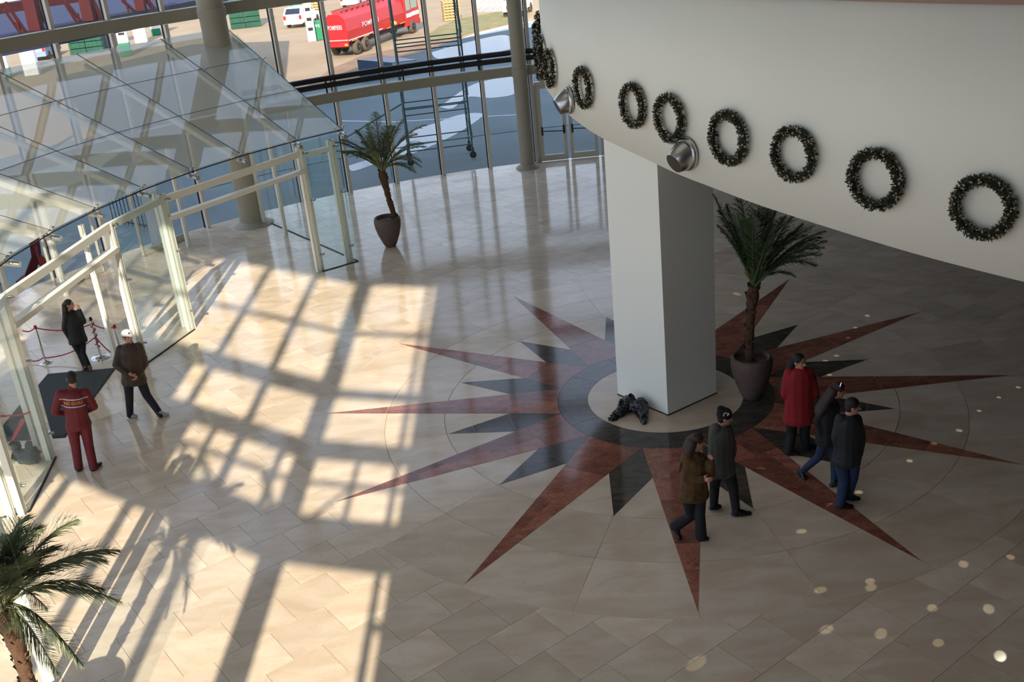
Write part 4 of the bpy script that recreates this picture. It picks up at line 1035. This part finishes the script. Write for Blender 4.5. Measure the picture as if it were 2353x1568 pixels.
class FRM:
    """local frame: s forward, t left, z up"""
    def __init__(f, o, ang): f.o = Vector(o); a = math.radians(ang); f.s = Vector((math.cos(a), math.sin(a), 0)); f.t = Vector((-f.s.y, f.s.x, 0)); f.ax = (f.s, f.t, ZV)
    def __call__(f, s, t, z): return f.o+f.s*s+f.t*t+ZV*z
    def box(f, m, s0, s1, t0, t1, z0, z1): m.box(f((s0+s1)/2,(t0+t1)/2,(z0+z1)/2), (s1-s0, t1-t0, z1-z0), f.ax)
def wheel(F, s, t, r, wd, parent):
    m = MB(); ax = (F.s, ZV, F.t); c = F(s, t, r)
    m.lathe(c, [(r*.55,-wd/2),(r*.9,-wd/2),(r,-wd*.3),(r,wd*.3),(r*.9,wd/2),(r*.55,wd/2)], 24, True, ax); wh = m.build('wheel', tyre, parent)
    m = MB(); m.lathe(c-F.t*wd*.5, [(r*.56,0),(r*.5,.08),(r*.2,.06),(r*.18,-.04),(0,-.04)], 20, True, ax); m.build('hub', hub, wh)
TF = FRM(fl(825,124), 69.0)
tk = empty('tanker_truck', TF(3.5, .75, 0), 'red fire tanker truck with white lettering parked beyond the glass', 'truck')
m = MB(); prof = [(.02,.86),(1.5,.86),(1.56,1.5),(1.45,2.2),(1.1,2.5),(.42,2.5),(.07,2.2),(-.04,1.5)]
vs = [TF(-1.15, t, z) for t, z in prof]+[TF(7.1, t, z) for t, z in prof]; n = len(prof)
m.add(vs, [tuple(range(n)), tuple(reversed(range(n, 2*n)))]+[(i, n+i, n+(i+1)%n, (i+1)%n) for i in range(n)]); m.build('tank', redp, tk)
m = MB(); TF.box(m, -1.1, 9.3, .15, 1.35, .55, .86); m.build('chassis', undr, tk)
m = MB(); TF.box(m, -1.2, -1.1, .0, 1.5, .62, .85); m.build('rear_bumper', redp, tk)
for t in (.12, 1.38):
    m = MB(); TF.box(m, -1.25, -1.2, t-.1, t+.1, .68, .8); m.build('tail_lamp', amb, tk)
m = MB(); 
for s in [x*.75 for x in range(0, 9)]: TF.box(m, s-.6, s-.52, .45, 1.1, 2.5, 2.64)
for t in (.45, 1.1): TF.box(m, -.7, 5.6, t-.03, t+.03, 2.6, 2.66)
m.build('roof_rack', mat('rack_red', (150,60,56), .7), tk)
m = MB(); TF.box(m, -1.17, -1.15, .0, 1.5, .98, 1.02); TF.box(m, -1.1, 3.6, -.055, -.03, .95, 1.0); m.build('white_line', whp, tk)
m = MB()
for s in (-.7, .9, 2.2, 4.3, 6.4): TF.box(m, s, s+.7, -.05, -.02, .86, .92)
m.build('amber_strip', amb, tk)
cabp = [(7.2,.55),(9.55,.55),(9.6,1.5),(9.35,2.65),(7.2,2.65)]
m = MB(); vs = [TF(s,-.02,z) for s, z in cabp]+[TF(s,1.55,z) for s, z in cabp]; n = 5
m.add(vs, [tuple(range(n)), tuple(reversed(range(n,2*n)))]+[(i,n+i,n+(i+1)%n,(i+1)%n) for i in range(n)]); cab = m.build('cab', redp, tk)
m = MB(); TF.box(m, 7.55, 8.2, -.04, -.02, 1.55, 2.3); m.build('rear_side_window', mat('pale_glass', (150,168,150), .15), cab)
m = MB(); TF.box(m, 8.4, 9.3, -.04, -.02, 1.6, 2.35); m.build('door_window', MATS['pale_glass'], cab)
m = MB(); TF.box(m, 7.5, 8.3, -.045, -.02, 1.1, 1.35); TF.box(m, 8.4, 9.5, -.045, -.02, 1.12, 1.38); m.build('white_panel', whp, cab)
m = MB(); vs = [TF(9.585,.08,1.6), TF(9.585,1.45,1.6), TF(9.40,1.45,2.5), TF(9.40,.08,2.5)]; m.slab(vs, .03); m.build('windscreen', wgl, cab)
m = MB(); TF.box(m, 9.5, 9.75, 0, 1.5, .5, .8); m.build('front_bumper', redp, tk)
for s in (0, 1.12, 8.35):
    for t in (-.02, 1.4): wheel(TF, s, t+.1, .43, .3, tk)
def lettering(txt, F_o, xdir, width, height, mt, parent, name='lettering'):
    tv, tf = text_mesh(txt, 1.0); x0, x1 = min(v.x for v in tv), max(v.x for v in tv); y0, y1 = min(v.y for v in tv), max(v.y for v in tv)
    m = MB(); m.add([F_o+xdir*((v.x-(x0+x1)/2)/(x1-x0)*width)+ZV*((v.y-(y0+y1)/2)/(y1-y0)*height) for v in tv], tf); return m.build(name, mt, parent)
lettering('POMPIERI', TF(-1.19,.75,1.75), -TF.t, .95, .26, whp, tk); lettering('POMPIERI', TF(2.0,-.075,1.62), TF.s, 2.3, .3, whp, tk)
fy = TF(5.1,-.35,0)
m = MB(); m.ball(TF(5.0,-.25,1.1), (.16,.16,.13)); m.build('warning_lamp', mat('lamp_yellow', (226,206,60), .5), tk)
def car(px, ang, label, paint, L=4.1, Wd=1.6, Hh=1.45, name='car'):
    """px is the ground pixel of the rear right wheel corner region; the car points along ang"""
    F = FRM(fl(*px), ang); r = empty(name, F(L/2,Wd/2,0), label, 'car'); k = Hh/1.45
    pr_ = [(0,.32),(L,.3),(L,.72),(L*.74,.88),(L*.60,1.42),(L*.12,1.45),(.02,.95),(-.02,.6)]
    m = MB(); vs = [F(s,(.06 if z > 1 else 0),z*k) for s, z in pr_]+[F(s,Wd-(.06 if z > 1 else 0),z*k) for s, z in pr_]; n = len(pr_)
    m.add(vs, [tuple(range(n)), tuple(reversed(range(n,2*n)))]+[(i,n+i,n+(i+1)%n,(i+1)%n) for i in range(n)]); m.build('car_body', paint, r)
    m = MB(); a, b = (.02,.95), (L*.12,1.45); q = [F(a[0]+(b[0]-a[0])*u-.02, t, (a[1]+(b[1]-a[1])*u)*k+.01) for u, t in ((.12,.15),(.12,Wd-.15),(.85,Wd-.2),(.85,.2))]; m.slab(q, .02); m.build('rear_window', wgl, r)
    for t in (-.01, Wd-.01+.0):
        m = MB(); m.slab([F(L*.13,t+(.045 if t<1 else -.03),.98*k), F(L*.66,t+(.035 if t<1 else -.03),.98*k), F(L*.58,t+(.055 if t<1 else -.045),1.36*k), F(L*.16,t+(.055 if t<1 else -.045),1.36*k)], .02); m.build('side_window', wgl, r)
    m = MB(); m.slab([F(L*.73,.12,.92*k), F(L*.73,Wd-.12,.92*k), F(L*.61,Wd-.18,1.40*k), F(L*.61,.18,1.40*k)], .02); m.build('windscreen', wgl, r)
    for t in (.12, Wd-.12):
        m = MB(); F.box(m, -.04, .02, t-.1, t+.1, .62*k, .92*k); m.build('tail_lamp', lampr, r)
    m = MB(); F.box(m, -.05, .0, Wd/2-.26, Wd/2+.26, .62*k, .74*k); m.build('number_plate', plate, r)
    m = MB(); F.box(m, -.08, .1, .02, Wd-.02, .28*k, .5*k); m.build('bumper', paint, r)
    for s in (.75, L-.8):
        for t in (.08, Wd-.08): wheel(F, s, t, .3, .2, r)
    return r
car((697,63), 78, 'white estate car parked behind the white and green pillar', whp, 4.2, 1.5)
car((825,17), 80, 'pale silver car seen just above the red tanker truck', silv, 4.2, 1.6)
car((110,138), 95, 'silver blue car glimpsed between the far left mullions', mat('blue_silver', (128,148,176), .35), 4, 1.55)
# white van at the right, partly behind the column
F = FRM(fl(1182,40), 170); v = empty('van', F(1,1,0), 'white van partly hidden by the round column', 'van')
m = MB(); vs_ = [(0,.4),(3.8,.4),(3.8,1.9),(.55,1.95),(.05,1.15)]; vs = [F(s,0,z) for s, z in vs_]+[F(s,1.7,z) for s, z in vs_]; n = 5
F = FRM(fl(1156,42), 75)
vs = [F(s,-1.4,z) for s, z in vs_]+[F(s,0,z) for s, z in vs_]
m.add(vs, [tuple(range(n)), tuple(reversed(range(n,2*n)))]+[(i,n+i,n+(i+1)%n,(i+1)%n) for i in range(n)]); m.build('van_body', whp, v)
m = MB(); m.slab([F(.06,-1.28,1.2), F(.06,-.12,1.2), F(.5,-.18,1.85), F(.5,-1.22,1.85)], .05); m.build('windscreen', wgl, v)
m = MB(); F.box(m, -.03, .0, -1.1, -.3, .55, .8); m.build('grille', undr, v)
for s in (.7, 3): wheel(F, s, -.05, .34, .2, v); wheel(F, s, -1.35, .34, .2, v)
# pillars of the filling station
def pillar(px, h, w_, label, green=.0, marks=False, ang=100):
    F = FRM(fl(*px), ang); r = empty('station_pillar', F.o, label, 'pillar', 'white and green pillars on the forecourt'); m = MB(); F.box(m, -w_*.35, w_*.35, -w_/2, w_/2, green, h); m.build('pillar_face', whp, r)
    if green > 0:
        m = MB(); F.box(m, -w_*.37, w_*.37, -w_*.52, w_*.52, 0, green); m.build('green_foot', grn, r)
    if marks:
        m = MB()
        for k in range(4): F.box(m, -w_*.36, -w_*.35, -w_*.3, w_*.3, green+(h-green)*(.2+.18*k), green+(h-green)*(.26+.18*k))
        m.build('display_mark', undr, r)
    return F, r
F, r = pillar((718,95), 3.6, .55, 'tall white pillar left of the red tanker truck', 0, True)
m = MB(); F.box(m, .25, .9, -.75, -.25, 0, 1.25); m.build('green_cabinet', grn, r)
lettering('95', F(.24, -.5, .95), -F.t, .3, .2, whp, r); 
for q, h, w_, g_, l, mk in (((12,178), 3.2, .8, .6, 'white pillar with green foot at the far left edge', False), ((76,172), 3.0, .9, .0, 'broad white pillar beside the silver blue car', False), ((291,128), 3.6, .7, .9, 'white pillar with dark display squares above the glass roof', True), ((326,98), 3.0, .9, 0, 'white pillar right of the one with display squares', False), ((360,80), 2.6, .7, .5, 'short pale pillar near the thick round column', True)):
    pillar(q, h, w_, l, g_, mk)
def crate_stack(px, nx, nz, label, sz=(1.0,1.2,.42), mt=dgrn):
    F = FRM(fl(*px), 100); r = empty('crate_stack', F.o, label, 'crates')
    for i in range(nx):
        for k in range(nz):
            m = MB(); F.box(m, -sz[0]/2, sz[0]/2, -(i+1)*sz[1]+.04, -i*sz[1], k*sz[2], (k+1)*sz[2]-.05)
            for e in range(4): F.box(m, -sz[0]/2-.03, -sz[0]/2, -(i+1)*sz[1]+.1+e*.3, -(i+1)*sz[1]+.2+e*.3, k*sz[2]+.05, (k+1)*sz[2]-.1)
            m.build('crate', mt, r)
    return r
crate_stack((532,66), 2, 7, 'stack of dark green crates right of the thick round column'); crate_stack((165,125), 2, 4, 'low dark green crates glimpsed below the grey beam')
crate_stack((668,24), 1, 4, 'short stack of bright green crates above the white estate car', (.8,1.4,.35), grn)
def pallets(px, n_, label):
    F = FRM(fl(*px), 100); r = empty('pallet_stack', F.o, label, 'pallets')
    for k in range(n_):
        m = MB()
        for e in range(5): F.box(m, -.5, .5, -.6+e*.26, -.42+e*.26, k*.2+.12, k*.2+.16)
        for e in (-.45, 0, .4): F.box(m, e, e+.1, -.6, .6, k*.2, k*.2+.12)
        m.build('pallet', wood, r)
pallets((722,38), 7, 'wooden pallets piled behind the tall white pillar'); pallets((1038,45), 7, 'pile of wooden pallets on the forecourt right of the truck')
F = FRM(fl(262,108), 100); r = empty('container', F.o, 'grey metal container seen between the beam and the glass roof', 'container')
m = MB(); F.box(m, 0, 2.5, 0, 3.2, 0, 2.3); m.build('container_body', bluebox, r); m = MB()
for k in range(12): F.box(m, -.04, 0, .1+k*.26, .2+k*.26, .1, 2.2)
m.build('corrugation', bluebox, r); m = MB(); F.box(m, -.05, 2.55, -.05, 3.25, 2.3, 2.42); m.build('container_roof', silv, r)
# pale shop building far behind
F = FRM(fl(640,18), 95); r = empty('building', F.o, 'pale low building far behind the forecourt', 'building')
m = MB(); F.box(m, 2, 9, -1, 7, 0, 5); m.build('walls', mat('building_wall', (150,150,144), .9), r)
for k in range(3):
    m = MB(); F.box(m, 1.95, 2.05, .2+k*2.2, 1.4+k*2.2, .8, 2.4); m.build('window', wgl, r)
# white picket fence
pf = empty('picket_fence', fl(1125,27), 'white picket fence behind the grass strip', 'fence')
a, b = fl(1096,28), fl(1160,26)
for k in range(16):
    p = a.lerp(b, k/15); m = MB(); m.box(p+ZV*.75, (.09,.03,1.5)); m.build('picket', whp, pf)
m = MB(); m.bar(a+ZV*.5, b+ZV*.5, .05,.08); m.bar(a+ZV*1.2, b+ZV*1.2, .05,.08); m.build('rail', whp, pf)
# grass strip and pale road behind it
grm = mat('grass_green', (112,116,62), .95, col2=(150,130,90), scale=1.2, bump=.5)
m = MB(); m.prism([fl(*q) for q in ((975,88),(1010,62),(1050,46),(1150,27),(1210,28),(1180,52),(1090,73),(1010,95))], -.03, .04); tag(m.build('grass_strip', grm), 'strip of dry grass between the forecourt and the shaded yard', 'grass', kind='stuff')
m = MB(); m.prism([fl(*q) for q in ((1060,88),(1100,74),(1190,52),(1250,45),(1250,60),(1180,66))], -.03, -.005); tag(m.build('path', mat('pale_concrete', (214,206,192), .8)), kind='structure')
# bare earth patch and puddles in the yard
m = MB(); m.prism([fl(*q) for q in ((690,208),(760,158),(830,128),(960,100),(1060,78),(1065,84),(960,122),(825,152),(826,186),(720,206))], -.03, -.012); tag(m.build('earth_strip', mat('earth', (150,118,88), .95, var=.3, scale=1, bump=.4)), 'bare brown earth strip beside the shaded yard', 'earth', kind='stuff')
pud = mat('wet_asphalt', (104,120,124), .22, spec=.25)
for q, l in ((((1010,245),(1065,205),(1110,186),(1182,176),(1186,212),(1130,224),(1075,222),(1040,248)), 'long puddle nearest the round column'), (((905,345),(950,300),(1000,282),(1060,262),(1110,262),(1060,300),(990,335),(930,356)), 'puddle under the scaffold tower'), (((990,120),(1060,100),(1150,80),(1180,90),(1180,110),(1080,128),(1010,135)), 'faint puddle near the sunny edge of the yard'), (((800,380),(850,365),(905,352),(900,362),(850,380),(810,392)), 'small puddle behind the potted palm by the facade')):
    P = smooth_path([fl(*z) for z in q]+[fl(*q[0])], 5); m = MB(); m.prism(P[:-1], -.03, -.018); tag(m.build('puddle', pud), l, 'puddle')
lm_ = mat('line_paint', (196,200,204), .7)
for a, b in (((780,277),(905,279)), ((905,279),(1200,262)), ((990,105),(1180,128))):
    m = MB(); m.bar(fl(*a)-ZV*.02, fl(*b)-ZV*.02, .09, .012); tag(m.build('trim_2', lm_), kind='structure')
# scaffold tower on castors
sc = empty('scaffold_tower', fl(1020,372), 'green steel scaffold tower on castors outside the glass', 'scaffold')
w0, w1 = fl(945,381), fl(1088,363); dd = (w1-w0).normalized(); nb = Vector((-dd.y, dd.x, 0))*1.1; w2, w3 = w0+nb, w1+nb
for i, p in enumerate((w0, w1, w2, w3)):
    m = MB(); m.tube([p+ZV*.35, p+ZV*6.6], .03, 8); m.build('standard', scg, sc)
    m = MB(); ax = (dd, ZV, nb.normalized()); m.lathe(p+ZV*.12, [(.06,-.03),(.12,-.03),(.12,.03),(.06,.03)], 16, True, ax); m.build('castor', gasket, sc)
    m = MB(); m.bar(p+ZV*.12, p+ZV*.38, .06, .1, dd); m.build('castor_fork', scg, sc)
for z in (.5, .75, 1.75, 2.0, 3.9, 4.15, 5.6, 5.85):
    for a, b in ((w0, w1), (w2, w3)):
        m = MB(); m.tube([a+ZV*z, b+ZV*z], .022, 6); m.build('ledger', scg, sc)
for z in (.6, 1.3, 2.0, 2.7, 3.4, 4.1, 4.8, 5.5, 6.2):
    for a, b in ((w0, w2), (w1, w3)):
        m = MB(); m.tube([a+ZV*z, b+ZV*z], .018, 6); m.build('transom', scg, sc)
for z0, z1 in ((.5, 2.0), (2.0, 4.1), (4.1, 5.9)):
    for a, b in ((w0, w2), (w1, w3)):
        m = MB(); m.tube([a+ZV*z0, b+ZV*z1], .018, 6); m.tube([a+ZV*(z0+.2)+dd*.05, b+ZV*(z1+.2)+dd*.05], .014, 6); m.build('brace', scg, sc)
p = fl(792,318); m = MB(); m.tube([p, w0+ZV*2.2-dd*.0], .035, 8); m.build('outrigger', scg, sc)
# tarps at the yard edge; the dark box also paints in the shadow boundary
F = FRM(fl(830,186), 60); r = empty('tarp_shade_box', F.o, 'low dark tarp box standing partly for the shadow boundary of the yard', 'box'); m = MB()
q = [fl(828,188), fl(905,176), fl(960,160), fl(880,152)]; m.slab([q[0], q[1], q[1]+ZV*.7, q[0]+ZV*1.1], .05); m.slab([q[0]+ZV*1.1, q[1]+ZV*.7, q[2]+ZV*.5, q[3]+ZV*.6], .04); m.build('cover', mat('tarp_blue', (70,86,100), .35), r)
# white pillar and railing by the entrance
F = FRM(fl(368,563), 100); r = empty('entrance_pillar', F.o, 'white square pillar standing outside the sliding door leaf', 'pillar'); m = MB(); F.box(m, 0, .35, -.22, .22, 0, 2.9); m.build('shaft', mat('cool_white', (214,220,228), .6), r); m = MB(); F.box(m, -.03, .38, -.25, .25, 0, .05); m.build('foot', silv, r)
rl = empty('yard_railing', fl(305,525), 'dark vertical bar railing outside behind the entrance', 'railing'); a, b = fl(262,512), fl(350,528)
for k in range(11):
    m = MB(); p = a.lerp(b, k/10); m.tube([p, p+ZV*1.1], .014, 5); m.build('bar', gasket, rl)
m = MB(); m.bar(a+ZV*1.1, b+ZV*1.1, .04,.04); m.bar(a+ZV*.1, b+ZV*.1, .04,.04); m.build('rail', gasket, rl)
rs = empty('red_steel_support', fl(66,641), 'red steel support legs outside the entrance at the left', 'support'); p = fl(66,641)
for q0, q1 in (((64,641),(84,588)), ((108,613),(84,588))):
    m = MB(); A = fl(*q0); A.z = 0 if q0[0] < 70 else .0; A = fl(*q0) if q0[0] < 70 else vp(p, 108, 613); m.bar(A, vp(p,*q1), .22, .22); m.build('leg', redst, rs)
m = MB(); m.bar(vp(p,84,588), vp(p,70,500), .2, .2); m.build('strut', redst, rs)
m = MB(); m.box(p+ZV*.02, (.5,.5,.04)); m.build('foot_plate', redst, rs)
# entrance canopy with red lattice above the beam
cn = empty('canopy', fl(200,60,5.2), 'blue grey canopy deck carrying red lattice steelwork outside the upper left', 'canopy'); zc = 5.2
m = MB(); m.prism([fl(-80,128,zc), fl(500,14,zc), fl(560,-60,zc), fl(300,-42,zc), fl(70,-4,zc), fl(-90,22,zc)], zc-.25, zc); m.build('deck', mat('deck_blue_grey', (62,66,88), .9, spec=.05, var=.08, scale=.4), cn)  # deck colour darkened in place of the shade cast by the building
e0, e1 = fl(-60,110,zc), fl(470,8,zc); pb = (e0+e1)/2; nn = Vector((-(e1-e0).y, (e1-e0).x, 0)).normalized()
def cvp(px, py):
    d = ray(px, py); return CAM+d*((pb-CAM).dot(nn)/d.dot(nn))
for a, b, w_ in (((85,70),(66,-10),.42), ((207,47),(192,-20),.42), ((326,24),(314,-30),.36)):
    m = MB(); m.bar(cvp(*a), cvp(*b), w_, w_); m.build('red_post', redst, cn)
for a, b, w_ in (((82,0),(116,62),.2), ((207,-5),(231,42),.18), ((335,-5),(352,20),.14), ((12,5),(60,75),.1), ((38,50),(46,75),.1), ((10,22),(48,78),.08), ((148,0),(186,50),.1), ((178,30),(180,50),.08), ((150,10),(175,50),.07), ((280,0),(310,26),.09), ((285,-5),(296,28),.07)):
    m = MB(); m.bar(cvp(*a), cvp(*b), w_, w_); m.build('red_diagonal', redst, cn)
m = MB(); m.bar(cvp(-60,36)+nn*1.5, cvp(420,-36)+nn*1.5, .34, .34); m.build('red_chord', redst, cn)
m = MB(); m.bar(cvp(-60,102), cvp(480,0), .12, .18); m.build('edge_trim', gasket, cn)
for i, p in enumerate((e0+nn*2,)):
    m = MB(); m.tube([Vector((p.x,p.y,0)), Vector((p.x,p.y,zc-.2))], .16, 10); m.build('canopy_post', redst, cn)


# bright dots on the floor from added spotlights without fixtures, replacing reflected sun
DOTS = [(1693,676),(1993,726),(1966,754),(1949,777),(1922,818),(1897,830),(1906,862),(2340,891),(2295,914),(2250,945),(2204,990),(2146,1020),(2090,1060),(1973,1132),(1908,1162),(1748,1078),(2322,1281),(2214,1297),
        (1999,1337),(2001,1351),(1885,1357),(2142,1398),(2272,1400),(1899,1447),(2024,1457),(2156,1478),(2298,1508),(1600,1525),(1841,1222),(1672,1165)]
for i, q in enumerate(DOTS):
    p = fl(*q); src = Vector((4.6+.25*(i % 3), -4.2+.5*((i*7) % 5)-.2, 4.25))
    if q[1] < 960: src = Vector((5.2, -1+.4*(i % 4), 4.3))
    L_ = bpy.data.lights.new('added_dot_light', 'SPOT'); o = bpy.data.objects.new('added_dot_light', L_); COL.objects.link(o)
    d = p-src; L_.spot_size = math.radians(1.35 if q[1] > 960 else 1.15); L_.spot_blend = .5; L_.shadow_soft_size = .005; L_.energy = 11*d.length**2; L_.color = (1, .92, .72)
    o.location = src; o.rotation_euler = d.to_track_quat('-Z', 'Y').to_euler()
